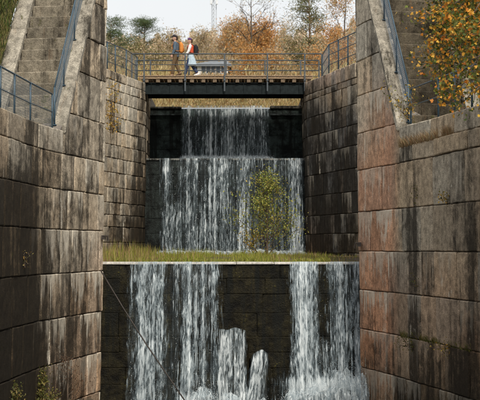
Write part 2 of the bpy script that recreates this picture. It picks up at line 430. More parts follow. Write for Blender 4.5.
# stairs: where the sloping parapets start and how steeply they climb along the wall
tLs = planL.at_px(62); tRs = planR.at_px(401)
yLe = 5  # placeholder, slope from the photograph:
def slope_for(plan, ts, pxe):
    te = plan.at_px(pxe); p = plan.at(te)[0]; z = pt(pxe, 0, F / p.y).z
    return (z - (ZC + .03)) / (te - ts)
KL = slope_for(planL, tLs, 91); KR = slope_for(planR, tRs, 371)
print('slopes', KL, KR, 'len', planL.len, planR.len)
ZTOP = 8.7
topL = lambda t: min(ZTOP, ZC + .03 + max(0, (t - tLs) * KL)); topR = lambda t: min(ZTOP, ZC + .03 + max(0, (t - tRs) * KR))

def field(tab, xs, ys):
    """table of (tone, stain, lime, moss) interpolated over the face of a wall"""
    T = np.array([[[*c[0], *c[1:]] for c in row] for row in tab], float)
    def f(x, y, r):
        i = np.interp(x, xs, range(len(xs))); j = np.interp(y, ys, range(len(ys)))
        i0, j0 = int(min(i, len(xs) - 2)), int(min(j, len(ys) - 2)); a, b = i - i0, j - j0
        q = (T[j0, i0] * (1 - a) + T[j0, i0 + 1] * a) * (1 - b) + (T[j0 + 1, i0] * (1 - a) + T[j0 + 1, i0 + 1] * a) * b
        return (tuple(q[:3]), q[3], q[4], q[5])
    return f
G1, G2, G3 = (.54, .46, .35), (.41, .34, .25), (.30, .245, .18)        # grey to brown granite
DK, DK2 = (.13, .10, .065), (.075, .058, .038)                         # algae-dark
RB, RB2 = (.48, .355, .25), (.34, .225, .145)                          # red-brown granite
RD, RD2 = (.60, .345, .22), (.50, .275, .17)                         # reddest
colL = field([
    [(G2, .52, .3, .2), (G2, .52, .3, .15), (G1, .50, .45, .1), (G1, .48, .5, .1), (G1, .46, .5, .1)],        # y 100
    [(G3, .66, .2, .3), (G2, .62, .25, .2), (G2, .60, .45, .1), (G1, .54, .58, .1), (G1, .46, .65, .1)],      # y 150
    [(DK, .86, .2, .35), (DK, .82, .25, .3), (G2, .64, .62, .1), (G2, .62, .66, .1), (G1, .42, .78, .1)],     # y 190
    [(DK, .86, .2, .35), (DK, .82, .25, .3), (G2, .66, .66, .1), (G2, .62, .70, .1), (RB, .42, .80, .1)],     # y 260
    [(DK2, .90, .15, .4), (DK, .84, .3, .3), (G3, .70, .60, .15), (RB, .64, .68, .1), (RB, .46, .76, .2)],    # y 320
    [(DK2, .95, .1, .4), (DK2, .90, .2, .4), (RB2, .76, .45, .3), (RB2, .68, .6, .3), (RB, .50, .66, .3)]],   # y 400
    [0, 36, 52, 80, 105], [100, 150, 190, 260, 320, 400])
colR = field([
    [(G1, .55, .35, .12), (G1, .45, .45, .1), (G2, .55, .3, .2), (G2, .5, .2, .2), (G2, .55, .2, .25)],      # y 60
    [(G1, .45, .55, .1), (RD, .30, .7, .05), (G2, .58, .35, .2), (G2, .48, .2, .2), (G2, .55, .2, .25)],     # y 125
    [(RD, .28, .95, .05), (RD, .25, .9, .05), (G2, .58, .35, .15), (G2, .40, .40, .12), (G3, .62, .3, .12)], # y 180
    [(RD, .30, .95, .05), (RD, .28, .9, .05), (G2, .58, .35, .15), (G2, .40, .42, .12), (G3, .66, .3, .12)], # y 240
    [(RD2, .36, .9, .1), (RD, .34, .85, .1), (RB, .56, .5, .15), (RB, .42, .5, .2), (G3, .66, .3, .2)],    # y 290
    [(RD2, .50, .6, .2), (RD2, .48, .6, .2), (RB, .62, .45, .25), (RB, .55, .4, .3), (RB2, .70, .3, .3)],    # y 340
    [(RB2, .60, .5, .3), (RB2, .60, .5, .3), (DK, .66, .35, .5), (DK, .62, .4, .5), (DK, .74, .3, .4)]],     # y 400
    [357, 390, 400, 440, 480], [60, 125, 180, 240, 290, 340, 400])
colLI = field([
    [(G1, .40, .40, .1), (G1, .40, .45, .1), (G2, .52, .4, .15)], [((.50, .43, .33), .36, .5, .1), ((.50, .43, .33), .36, .5, .1), (G2, .55, .4, .15)],
    [(G1, .45, .45, .15), (G2, .5, .45, .15), (G3, .66, .3, .2)], [(G2, .55, .45, .2), (G3, .68, .35, .2), (DK, .8, .2, .3)], [(G3, .6, .3, .3), (DK, .75, .25, .3), (DK2, .85, .1, .3)]],
    [105, 130, 143], [75, 110, 165, 205, 250])
CH = (.17, .16, .145)
colRI = field([
    [((.40, .31, .25), .50, .3, .1), ((.40, .31, .25), .48, .3, .1), (G2, .45, .4, .1)], [(G3, .64, .42, .05), (G3, .60, .45, .05), (G2, .55, .5, .1)],
    [(CH, .74, .46, .05), (CH, .70, .48, .05), (CH, .66, .5, .05)], [(CH, .78, .44, .05), (CH, .74, .44, .05), (CH, .70, .46, .05)],
    [(RB2, .74, .4, .05), (CH, .78, .4, .05), (G3, .66, .5, .05)]],
    [307, 335, 357], [75, 95, 120, 200, 250])

lw = thing('lock_wall', 'tall weathered stone lock wall with dark lower blocks on the left side', 'wall', (planL.at(planL.len / 2)[0].x, planL.at(planL.len / 2)[0].y, ZB))
rw = thing('lock_wall', 'tall reddish brown stone lock wall with pale drips on the right side', 'wall', (planR.at(planR.len / 2)[0].x, planR.at(planR.len / 2)[0].y, ZB))
li = thing('lock_wall', 'pale wall of small stone blocks behind left pier, leading up to the footbridge', 'wall', (-5, D(25.5), ZB + 4))
ri = thing('lock_wall', 'black stained stone block wall behind right pier, leading up to the footbridge', 'wall', (4, D(25.5), ZB + 4))
zL = [ZB, -4.15, -3.02, -1.84, -.67, .49, 1.55, 2.50]
tE = planL.at_px(40)
courses_wall(lw, planL, 1, zL, (.95, 1.75), colL, None, (planL.at_y(D(52)), planL.len), 3)
courses_wall(lw, planL, 1, [2.50, ZC], (1.6, 2.4), colL, None, (planL.at_y(D(52)), tLs), 4, proudj=.0, bow=.006)
courses_wall(lw, planL, 1, [2.50, 3.62, 4.85, 5.9, 7.0, 8.0, ZTOP], (1.3, 2.3), colL, topL, (tLs, planL.len), 5)
wall_core(lw, planL, 1, ZB, lambda t: topL(t) - .06, t_rng=(0, planL.len), nseg=160)
zR = [ZB, -4.4, -3.35, -2.27, -1.17, -.09, 1.02, 2.2]
courses_wall(rw, planR, -1, zR, (.95, 1.75), colR, None, (planR.at_y(D(54)), planR.len), 13)
courses_wall(rw, planR, -1, [2.2, 2.62], (1.6, 2.4), colR, None, (planR.at_y(D(54)), tRs), 14, proudj=.05, bow=.006)
courses_wall(rw, planR, -1, [2.62, ZC], (1.6, 2.4), colR, None, (planR.at_y(D(54)), tRs), 15, proudj=.0, bow=.004)
courses_wall(rw, planR, -1, [2.2, 3.24, 4.3, 5.3, 6.3, 7.3, ZTOP], (1.3, 2.3), colR, topR, (tRs, planR.len), 16)
wall_core(rw, planR, -1, ZB, lambda t: topR(t) - .06, t_rng=(0, planR.len), nseg=160)
zi = [-1.0, -.4]
rr = random.Random(2)
while zi[-1] < ZT - .75: zi.append(zi[-1] + rr.uniform(.46, .62))
zi += [ZT - .36, ZT]
courses_wall(li, planLI, 1, zi[:-1], (.42, .85), colLI, None, (planLI.at_y(D(29)), planLI.at_y(D(24) + 4)), 23, cell=.3, rough=.025, bow=.006, proudj=.03)
courses_wall(li, planLI, 1, zi[-2:], (1.0, 1.6), colLI, None, (planLI.at_y(D(29)), planLI.at_y(D(24) + 4)), 24, cell=.3)
wall_core(li, planLI, 1, -1.2, lambda t: ZT - .04, .6)
zi = [-1.0, -.2]
while zi[-1] < ZT - 1.1: zi.append(zi[-1] + rr.uniform(.68, .86))
zi += [ZT - .55, ZT]
courses_wall(ri, planRI, -1, zi, (.45, .8), colRI, None, (planRI.at_y(D(29)), planRI.at_y(D(24) + 4)), 25, cell=.3, rough=.025, bow=.006, proudj=.03)
wall_core(ri, planRI, -1, -1.2, lambda t: ZT - .04, .6)

# ------------------------------------------------------------------ stairs beside the walls
STEPR = .345
def staircase(label, plan, ts, K, sgn, width, seed, steplook, outer_extra=0):
    """local frame: a along the wall, b away from the lock, z up"""
    p0, d = plan.at(ts + .4); p0 = plan.at(ts)[0]; nrm = Vector((-d.y, d.x)) * sgn
    p0 = p0 + nrm * (-FLARE * 4)
    fr = lambda a, b, z: Vector((p0.x + d.x * a + nrm.x * b, p0.y + d.y * a + nrm.y * b, z))
    root = thing('stone_staircase', label, 'staircase', fr(1.6, .9, ZC))
    tread = STEPR / K; n = int((ZTOP - ZC) / STEPR); PW = .34
    r = random.Random(seed)
    for i in range(n):
        z1 = ZC + (i + 1) * STEPR
        o = bevel_box('step', (i * tread + .10, PW - .02, z1 - STEPR - .12), ((i + 1) * tread + .35, PW + width + .02, z1 - .003 * (i % 2)), STONE, root, fr, .012, .03, seed + i)
        k = r.uniform(.75, 1.15); c = steplook; o.color = (c[0] * k, c[1] * k, c[2] * k, 1); o['stain'] = .42; o['lime'] = .2; o['moss'] = r.uniform(.35, .65)
    L = (ZTOP - ZC) / K
    for (b0, b1, zo, nm) in ((-.05, PW, .05, 'coping_slab'), (PW + width, PW + width + .46, .22, 'coping_slab')):
        m = 4; body = MB()
        for i in range(m):
            a0, a1 = L * i / m, L * (i + 1) / m - .012
            sl = lambda a, b, z, zo=zo: fr(a, b, ZC + zo + a * K + z)
            o = bevel_box(nm, (a0, b0, -.16), (a1, b1, .10), STONE, root, sl, .012, .03, seed * 7 + i + int(b0 * 10))
            k = r.uniform(.9, 1.15); o.color = (.27 * k, .245 * k, .20 * k, 1); o['stain'] = .42; o['lime'] = .30; o['moss'] = .55
        bi = b0 + (.22 if b0 < 0 else .03)
        v = [fr(0, bi, ZC - .3), fr(L, bi, ZC - .3), fr(L, bi, ZC + L * K + zo - .1), fr(0, bi, ZC + zo - .1)]
        v += [fr(0, b1 - .03, ZC - .3), fr(L, b1 - .03, ZC - .3), fr(L, b1 - .03, ZC + L * K + zo - .1), fr(0, b1 - .03, ZC + zo - .1)]
        o = mesh_obj('parapet', v, [(0,1,2,3),(7,6,5,4),(0,4,5,1),(1,5,6,2),(2,6,7,3),(3,7,4,0)], STONE, root); wear(o.data, [((1, 1, 1), 0, 0, 0)] * 8)
        o.color = (.33, .30, .26, 1); o['stain'] = .5; o['lime'] = .1; o['moss'] = .4
    return root, fr, L
stL, frL, LL = staircase('steep worn grey stone steps climbing behind the blue railing on the left', planL, tLs, KL, 1, 1.40, 5, (.185, .16, .12))
stR, frR, LR = staircase('dark brown stone steps partly hidden by yellow maple leaves on the right', planR, tRs, KR, -1, 1.6, 6, (.09, .075, .053))

# ------------------------------------------------------------------ railings
def rod(p, q, r, n=6): return MB().tube([p, q], r, n)
def railing(label, bases, h, mats=(BLUE, BLUE), rails=(1.0, .5), mesh=True, group=None, post_r=.026, posts=None, hs=None, step=.07):
    """bases: foot points in order; a post at each (or at the listed ones)"""
    bases = [Vector(b) for b in bases]; root = thing('railing', label, 'railing', bases[0], group)
    hs = hs or [h] * len(bases); up = Vector((0, 0, 1))
    for i, b in enumerate(bases):
        if posts is not None and i not in posts: continue
        o = MB(); o.tube([b - up * .05, b + up * hs[i]], post_r, 8); o.build('post', mats[0], root, True)
        MB().box((b.x - .06, b.y - .06, b.z - .01), (b.x + .06, b.y + .06, b.z + .012)).build('base_plate', mats[0], root)
    for k in rails:
        MB().tube([b + up * hs[i] * k for i, b in enumerate(bases)], .022 if k == 1.0 else .015, 8).build('rail', mats[1], root, True)
    if mesh:
        wm = MB()
        for i in range(len(bases) - 1):
            a, b = bases[i], bases[i + 1]; ha, hb = hs[i], hs[i + 1]
            n = max(2, int((b - a).length / step))
            for k in range(1, n):
                f = k / n; q = a.lerp(b, f); hh = ha + (hb - ha) * f
                wm.tube([q + up * .08, q + up * (hh - .02)], .0028, 3, False)
            m = int(ha / step)
            for k in range(1, m + 1):
                f = k / m; wm.tube([a + up * (.08 + (ha - .1) * f), b + up * (.08 + (hb - .1) * f)], .0028, 3, False)
        o = wm.build('wire_mesh', GALV, root)
    return root
def on_wall(plan, sgn, xpix, back, z):
    p = wall_point(plan, plan.at_px(xpix), z, -back, sgn); return p
# left landing, left stair
basesLL = [on_wall(planL, 1, x, .22, ZC) for x in (-34, -20, -7, 7, 21, 37)] + [frL(-.25, .25, ZC)]
railing('blue grey railing with wire mesh along the lower coping at far left', basesLL, 1.02, hs=[1.02] * 6 + [.95])
stair_b = [frL(a, .27, ZC + .15 + max(0, a) * KL) for a in (0.0, .78, 1.72, 2.6, 3.4)]
railing('blue grey mesh handrail climbing the sloping coping of the left steps', stair_b, 1.0, step=.055)
# right landing, right stair
basesRR = [on_wall(planR, -1, x, .22, ZC) for x in (520, 500, 482, 465, 448, 432)] + [frR(-.25, .25, ZC)]
railing('blue grey railing above the right wall, partly behind maple leaves', basesRR, .98, mesh=False, rails=(1.0, .55))
stair_b = [frR(a, .27, ZC + .15 + max(0, a) * KR) for a in (0.0, .95, 2.0, 3.0)]
railing('blue grey mesh handrail climbing the sloping coping of the right steps', stair_b, 1.0, step=.06)
# along the inner walls
basesLI = [on_wall(planLI, 1, x, .18, ZT) for x in (100, 109, 117, 128)] + [pt(137, 79, 23.9)]
for b in basesLI: b.z = ZT
railing('grey railing on top of the pale block wall left of the footbridge', basesLI, 1.12, mats=(BLUE, GREYP), rails=(1.0, .66, .33), step=.09)
basesRI = [on_wall(planRI, -1, x, .18, ZT) for x in (364, 355, 346, 336.5, 327)] 
basesRI.append(Vector((hx(323, 23.9), D(23.9), ZT)))
for b in basesRI: b.z = ZT
railing('blue grey railing on top of the black stained wall right of the footbridge', basesRI, 1.22, mats=(BLUE, BLUE), rails=(1.0, .66, .33), step=.09)

# ------------------------------------------------------------------ footbridge
BY0, BY1 = D(24) + .02, D(24) + 1.95
BX0, BX1 = hx(139, 24), hx(313, 24); ZD = 7.22
br = thing('footbridge', 'narrow plank footbridge with dark steel girders and thin railings across the lock', 'bridge', ((BX0 + BX1) / 2, (BY0 + BY1) / 2, 6.44))
GX0, GX1 = hx(143.5, 24), hx(306.5, 24)
for y in (BY0 + .16, BY1 - .22):
    g = MB(); g.box((GX0 - .25, y, 6.46), (GX1 + .25, y + .02, 6.9)); g.box((GX0 - .25, y - .07, 6.44), (GX1 + .25, y + .09, 6.463)); g.box((GX0 - .25, y - .07, 6.897), (GX1 + .25, y + .09, 6.92))
    for k in range(9):
        x = GX0 + .3 + k * (GX1 - GX0 - .6) / 8; g.box((x, y - .06, 6.462), (x + .012, y + .001, 6.898))
    g.build('girder', STEEL, br)
nj = 15
for k in range(nj):
    x = BX0 + .3 + k * (BX1 - BX0 - .6) / (nj - 1)
    bevel_box('joist', (x - .08, BY0 + .03, 6.922), (x + .08, BY1 - .03, 7.065), WOODD, br, None, .004, .008, k)
for y in (BY0, BY1 - .08):
    bevel_box('edge_beam', (BX0, y, 7.067), (BX1, y + .08, 7.165), WOOD, br, None, .004, .01, 3)
npk = 46; pw = (BX1 - BX0) / npk
for k in range(npk):
    bevel_box('plank', (BX0 + k * pw + .006, BY0 - .03, 7.168), (BX0 + (k + 1) * pw - .006, BY1 + .03, ZD + random.uniform(-.006, .006)), WOOD, br, None, .004, .006, k)
for (y, xs, mt) in ((BY0 - .055, (143.8, 185, 224.5, 267.5, 305), GREYP), (BY1 + .055, (147, 187, 225.5, 266, 303), GREYP)):
    for x in xs:
        X = hx(x, 24); MB().box((X - .03, y - .022, 6.55), (X + .03, y + .022, 8.10)).build('post', mt, br)
        MB().box((X - .05, min(y, y + .06 * (1 if y < 52 else -1)), 6.98), (X + .05, y + .035, 7.03)).build('bracket', mt, br)
    for z, r in ((8.11, .026), (7.66, .016), (7.42, .012)):
        MB().tube([(hx(131, 24), y - .0, z), (hx(322, 24), y, z)], r, 8).build('rail', mt, br, True)
    X = hx(131.5, 24); MB().box((X - .03, y - .022, ZT), (X + .03, y + .022, 8.10)).build('post', mt, br)
    X = hx(322, 24); MB().box((X - .03, y - .022, ZT), (X + .03, y + .022, 8.10)).build('post', mt, br)

# ------------------------------------------------------------------ weirs
def weir_blocks(parent, x0, x1, y, z0, z1, ch, ln, col, moss, seed, lean=.0, depth=.5):
    """frontal wall of blocks facing the camera"""
    pl = Plan([(x0, y), (x1, y)]); r = random.Random(seed)
    zs = [z1]
    while zs[-1] > z0 + ch * .6: zs.append(zs[-1] - ch * r.uniform(.65, 1.3))
    zs = zs[::-1]
    def c(x, yy, r): return (col, .5, .2, moss)
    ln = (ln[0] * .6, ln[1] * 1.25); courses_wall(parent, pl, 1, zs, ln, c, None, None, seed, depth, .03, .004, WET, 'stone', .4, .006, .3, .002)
ZL = pt(240, 262, 34.2).z; ZM = pt(240, 158.5, 23.6).z; ZU = pt(240, 106.5, 22.7).z
YL, YM, YU = D(34.2), D(23.6), D(22.7)
XL0, XL1 = hx(100, 34.2), hx(368, 34.2)
wl = thing('weir_wall', 'mossy dark block wall under the lowest waterfall, with a pale stone lip', 'weir', ((XL0 + XL1) / 2, YL + .3, ZB))
FL0 = FLARE; FLARE = -.02
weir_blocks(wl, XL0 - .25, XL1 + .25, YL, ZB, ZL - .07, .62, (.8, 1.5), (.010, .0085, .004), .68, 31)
FLARE = 0
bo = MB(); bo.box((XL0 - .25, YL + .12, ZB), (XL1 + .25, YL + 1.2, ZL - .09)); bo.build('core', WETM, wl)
SILL = mat_simple('pale_wet_sill', (.50, .48, .44), .35, .35, 9, .5, .5)
xx = XL0 - .2; k = 0
while xx < XL1 + .2:
    ln = random.uniform(.9, 1.6); bevel_box('lip_stone', (xx, YL - .06, ZL - .075), (min(xx + ln, XL1 + .22) - .008, YL + .6, ZL), SILL, wl, None, .008, .015, 50 + k); xx += ln; k += 1
# protruding stones that the lowest fall lands on
ROCKY = YL - .75
for i, (xa, xb, yt, dy) in enumerate(((218, 246, 330, .55), (253, 268, 353, .65))):
    zt = pt(240, yt, F / (YL - dy)).z - .12
    o = bevel_box('buttress', (hx(xa - 3, 34.6), YL - dy, ZB), (hx(xb + 3, 34.6), YL + .05, zt + .03), WET, wl, None, .05, .12, 70 + i); o.color = (.012, .010, .005, 1); o['moss'] = .6
wm_ = thing('weir_wall', 'dark block wall behind the middle waterfall, directly under the footbridge', 'weir', (hx(225, 23.6), YM + .3, -.6))
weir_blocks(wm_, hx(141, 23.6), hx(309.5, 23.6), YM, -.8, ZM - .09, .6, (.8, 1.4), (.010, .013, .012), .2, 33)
MB().box((hx(141, 23.6), YM + .12, -1), (hx(309.5, 23.6), YU + .1, ZM - .1)).build('core', WETM, wm_)
bevel_box('lip_stone', (hx(141, 23.6), YM - .05, ZM - .085), (hx(309.5, 23.6), YM + .6, ZM), WET, wm_, None, .005, .015, 4).color = (.10, .10, .09, 1)
wu = thing('weir_wall', 'black topmost weir wall with water pouring through its middle notch', 'weir', (hx(225, 22.7), YU + .3, ZM - .1))
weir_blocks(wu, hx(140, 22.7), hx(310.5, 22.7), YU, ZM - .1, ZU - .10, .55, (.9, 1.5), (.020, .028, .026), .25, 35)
MB().box((hx(140, 22.7), YU + .12, ZM - .1), (hx(310.5, 22.7), YU + .9, ZU - .11)).build('core', WETM, wu)
for (xa, xb, dz) in ((140, 181, -.02), (270, 310.5, .02)):
    o = bevel_box('lip_stone', (hx(xa, 22.7), YU - .10, ZU - .10), (hx(xb, 22.7), YU + .7, ZU + dz), WET, wu, None, .01, .02, int(xa)); o.color = (.06, .055, .045, 1); o['moss'] = .6
    o = bevel_box('ledge', (hx(xa, 22.7), YU - .16, ZU - .42), (hx(xb, 22.7), YU + .02, ZU - .34), WET, wu, None, .01, .02, int(xa) + 1); o.color = (.045, .055, .055, 1); o['moss'] = .2
FLARE = FL0

# ------------------------------------------------------------------ setting: ground, water
def sheet(name, xs, ys, zf, mat, kind='structure', smooth=True):
    V = [(x, y, zf(x, y)) for y in ys for x in xs]; nx = len(xs)
    Fc = [(j * nx + i, j * nx + i + 1, (j + 1) * nx + i + 1, (j + 1) * nx + i) for j in range(len(ys) - 1) for i in range(nx - 1)]
    return tag(mesh_obj(name, V, Fc, mat, None, smooth), kind=kind)
sheet('lower_pool', np.linspace(-9, 9, 10), np.linspace(-20, YL + .2, 20), lambda x, y: -4.75, POOL)
ledge = sheet('ledge_ground', np.linspace(-6.9, 6.9, 60), np.linspace(YL + .35, YM + .2, 40), lambda x, y: ZL - .03 + .05 * mnoise.noise(Vector((x * .8, y * .8, 0))) + .12 * max(0, min(1, (y - YL - .6) / 3)), SOIL)
sheet('middle_water', [hx(140, 23.6), hx(310, 23.6)], [YM + .3, YU + .2], lambda x, y: ZM + .01, POOL)
sheet('upper_pond', [-4.15, 2.93], [YU + .2, YU + 16], lambda x, y: ZU - .03, POOL)
def hill(x, y):
    t = max(0, y - 70)
    return ZT - .1 + min(t * .165, 16) + .25 * mnoise.noise(Vector((x * .12, y * .12, 2))) * min(1, t / 5)
def bank_side(name, sgn, planA, planI, ystair, K, off):
    ys = list(np.concatenate([np.linspace(-30, ystair, 12), ystair + (ZTOP - ZC) / K * np.linspace(.08, 1, 8), np.linspace(D(34) + .6, D(24) + 8, 16), np.linspace(D(24) + 10, 140, 30), np.linspace(150, 700, 10)]))
    offs = [0, .4, 1, 2, 4, 8, 16, 32, 70, 160, 400]; V = []; Fc = []
    for y in ys:
        if y <= ystair + .01: p = planA.at(planA.at_y(max(y, -24.9)))[0].x; inn = p + sgn * .9; z = ZC - .06
        elif y <= ystair + (ZTOP - ZC) / K + .01: inn = planA.at(planA.at_y(y))[0].x + sgn * off; z = ZC + .12 + (y - ystair) * K
        elif y < D(24) + 9: inn = planI.at(planI.at_y(y))[0].x + sgn * .9; z = ZT - .06
        else: inn = planI.p[-1].x + sgn * .7 if y < 76 else 0; z = None
        for o_ in offs:
            x = inn + sgn * o_; zz = z
            if zz is None: zz = hill(x, y)
            elif ystair < y < D(24) + 9 and o_ > .3: zz = z + min(3.2, .55 * o_) + .12 * mnoise.noise(Vector((x, y, 0)))
            elif o_ > 2 and D(34) > y: zz = z + .12 * mnoise.noise(Vector((x, y, 0)))
            V.append((x, y, zz))
    n = len(offs)
    for j in range(len(ys) - 1):
        for i in range(n - 1):
            q = (j * n + i, j * n + i + 1, (j + 1) * n + i + 1, (j + 1) * n + i); Fc.append(q if sgn > 0 else q[::-1])
    return tag(mesh_obj(name, V, Fc, TURF, None, True), kind='structure')
bank_side('left_bank', -1, planL, planLI, planL.at(tLs)[0].y, KL, 2.12)
bank_side('right_bank', 1, planR, planRI, planR.at(tRs)[0].y, KR, 2.35)

# ------------------------------------------------------------------ falling water
def falls(name, x0, x1, y0, z0, z1, ribbons, out=.35, du=.035, dv=.09, seed=0, density=None, mat=FALLS, amp=.05, lip=.18, arch=0, wide=0, skew=0):
    """curtain that leaves the lip and falls in front of the wall; ribbons: (xa, xb, strength, start 0..1)"""
    nu = int((x1 - x0) / du); nv = int((z0 - z1) / dv); V = []; UV = []; DN = []
    ed = .13
    for j in range(-3, nv + 1):
        for i in range(nu + 1):
            x = x0 + (x1 - x0) * i / nu
            if j < 0: dn = 0; y = y0 - lip * .2 + (-j) * .07; z = z0 + .012
            else:
                dn = (z0 - z1) * j / nv; z = z0 + .012 - dn
                y = y0 - lip * min(1, .3 + dn * 1.2) - out * (dn / (z0 - z1)) ** 1.3
            y += amp * mnoise.noise(Vector((x * 5, dn * .7, seed))) + amp * .6 * mnoise.noise(Vector((x * 14, dn * 2.2, seed + 5)))
            if arch: q_ = abs(2 * i / nu - 1); z -= arch * q_ ** 2.5 + .10 * mnoise.noise(Vector((x * 4, seed, 1)))
            wv = .07 * mnoise.noise(Vector((x * 2, dn * .8, seed + 9))) + .09 * mnoise.noise(Vector((x * 7, dn * 3.2, seed + 19)))
            dd = 0
            for (a, b, s, st) in ribbons:
                xx_ = x + wv; e = min((xx_ - a) / ed, (b - xx_) / ed); e = max(0, min(1, e * .5 + .5))
                e *= max(0, min(1, (dn / (z0 - z1) - st) * 14 + .5)) if st > 0 else 1
                dd = max(dd, s * e)
            if arch: dd *= min(1, .80 + max(0, dn) * 1.2) * min(1, (1 - q_) * 2.4 + .20 + .4 * mnoise.noise(Vector((x * 6, dn * 2, seed))))
            xs_ = (x0 + x1) / 2; xo = xs_ + (x - xs_) * (1 + wide * max(0, dn)) + skew * max(0, dn)
            V.append((xo, y, z)); UV.append((x, -dn)); DN.append(dd)
    n = nu + 1; Fc = []
    for j in range(nv + 3):
        for i in range(nu):
            q = (j * n + i, j * n + i + 1, (j + 1) * n + i + 1, (j + 1) * n + i)
            if max(DN[k] for k in q) > .01: Fc.append(q[::-1])
    o = mesh_obj(name, V, Fc, mat, None, True, UV)
    at = o.data.attributes.new('dens', 'FLOAT', 'POINT'); at.data.foreach_set('value', DN)
    return tag(o, kind='structure')
def R(xa, xb, st, s, start=0): return (hx(xa, s), hx(xb, s), st, start)
sU = 22.75
falls('upper_waterfall', hx(178, sU), hx(273, sU), YU, ZU + .02, ZM, [R(181, 270, .50, sU), R(186, 193, .68, sU), R(206, 214, .72, sU), R(222, 240, .62, sU), R(247, 268, .60, sU), R(181, 270, .92, sU, .88)], .25, seed=1)
sM = 23.7
falls('middle_waterfall', hx(143.5, sM), hx(307, sM), YM, ZM, ZL + .05, [R(143, 307, .14, sM), R(158, 307, .30, sM), R(162, 171, .62, sM), R(176, 290, .38, sM), R(184, 200, .56, sM), R(206, 230, .55, sM), R(234, 252, .52, sM), R(287, 305, .60, sM), R(160, 262, .47, sM, .45)], .55, seed=2)
sW = 34.5
rib = [R(127, 222, .38, sW), R(129, 134, .62, sW), R(134, 166, .58, sW), R(138, 150, .72, sW), R(153, 165, .66, sW, .25), R(172, 220, .50, sW), R(182, 196, .66, sW), R(200, 205, .7, sW), R(211, 218, .62, sW),
       R(291, 319, .66, sW), R(296, 312, .80, sW), R(326, 364, .52, sW), R(332, 345, .66, sW), R(350, 363, .62, sW), R(318, 330, .46, sW, .5), R(286, 366, .85, sW, .76), R(178, 216, .8, sW, .86), R(104, 128, .06, sW), R(240, 290, .05, sW), R(268, 290, .3, sW, .75)]
falls('lower_waterfall', XL0 + .03, XL1 - .08, YL - .04, ZL, -4.7, rib, .55, seed=3)
# second, broken layer in front of the main curtains gives them depth
rib2 = [(a, b, s * .80, st) for (a, b, s, st) in rib if s > .5]
falls('lower_waterfall_veil', XL0 + .03, XL1 - .08, YL - .10, ZL, -4.7, rib2, .80, seed=13, amp=.09)
for i, (xa, xb, yt, dy) in enumerate(((218, 246, 330, .55), (253, 268, 353, .65))):
    zt = pt(240, yt, F / (YL - dy)).z
    if i == 2: continue
    falls('step_waterfall', hx(xa - 3, 35), hx(xb + 3, 35), YL - dy - .02, zt + .03, -4.7, [(hx(xa - 2.5, 35), hx(xb + 2.5, 35), .66, 0)], .45, seed=20 + i, lip=.10, amp=.12, arch=.07 if i == 0 else .12, wide=.10 if i == 0 else .22, skew=-.02 if i == 0 else -.10)

def ellipsoids(name, P, Rr, mat, stretch=1.0, sub=0):
    """many small octahedral drops in one mesh"""
    base = np.array([(1,0,0),(-1,0,0),(0,1,0),(0,-1,0),(0,0,1),(0,0,-1)], float)
    fc = np.array([(0,2,4),(2,1,4),(1,3,4),(3,0,4),(2,0,5),(1,2,5),(3,1,5),(0,3,5)])
    P = np.asarray(P); Rr = np.asarray(Rr)
    v = base[None] * Rr[:, None, None]; v[:, :, 2] *= stretch; v = v + P[:, None, :]
    f = (fc[None] + 6 * np.arange(len(P))[:, None, None]).reshape(-1, 3)
    return tri_mesh(name, v.reshape(-1, 3), f, mat)
def tri_mesh(name, v, f, mat, col=None, parent=None, smooth=True):
    k = f.shape[1]
    me = bpy.data.meshes.new(name); me.vertices.add(len(v)); me.vertices.foreach_set('co', np.ascontiguousarray(v, dtype=np.float32).ravel())
    me.loops.add(f.size); me.loops.foreach_set('vertex_index', np.ascontiguousarray(f, dtype=np.int32).ravel())
    me.polygons.add(len(f)); me.polygons.foreach_set('loop_start', np.arange(0, f.size, k, dtype=np.int32)); me.polygons.foreach_set('loop_total', np.full(len(f), k, dtype=np.int32))
    if smooth: me.polygons.foreach_set('use_smooth', np.ones(len(f), dtype=bool))
    if col is not None:
        a = me.color_attributes.new('Col', 'FLOAT_COLOR', 'POINT'); c4 = np.ones((len(v), 4), dtype=np.float32); c4[:, :3] = col
        a.data.foreach_set('color', c4.ravel())
    me.materials.append(mat); me.update(calc_edges=True)
    return link(name, me, parent)
def drops(name, ribs, y0, z0, z1, n, out, rmin, rmax, stretch, seed):
    g = np.random.default_rng(seed); w_ = np.array([(b - a) * s for a, b, s, st in ribs]); w_ /= w_.sum()
    idx = g.choice(len(ribs), n, p=w_); rb = np.array(ribs)[idx]
    u = g.random(n); x = rb[:, 0] + (rb[:, 1] - rb[:, 0]) * g.random(n) + g.normal(0, .03, n)
    v = rb[:, 3] + (1 - rb[:, 3]) * u ** .8; z = z0 - (z0 - z1) * v
    y = y0 - .18 - out * v ** 1.3 - np.abs(g.normal(0, .10, n)) * (.4 + v)
    return tag(ellipsoids(name, np.stack([x, y, z], 1), g.uniform(rmin, rmax, n) * g.uniform(.5, 1, n), SPRAY, stretch), kind='stuff')
drops('water_drops', [r for r in rib if r[2] > .45], YL - .05, ZL, -4.7, 4000, .6, .002, .007, 3.0, 4)
drops('water_drops', [R(160, 305, .5, sM), R(184, 250, .6, sM)], YM, ZM, ZL, 1200, .55, .003, .008, 3.0, 5)
drops('water_drops', [R(181, 270, .5, sU)], YU, ZU, ZM, 500, .25, .003, .008, 2.2, 6)
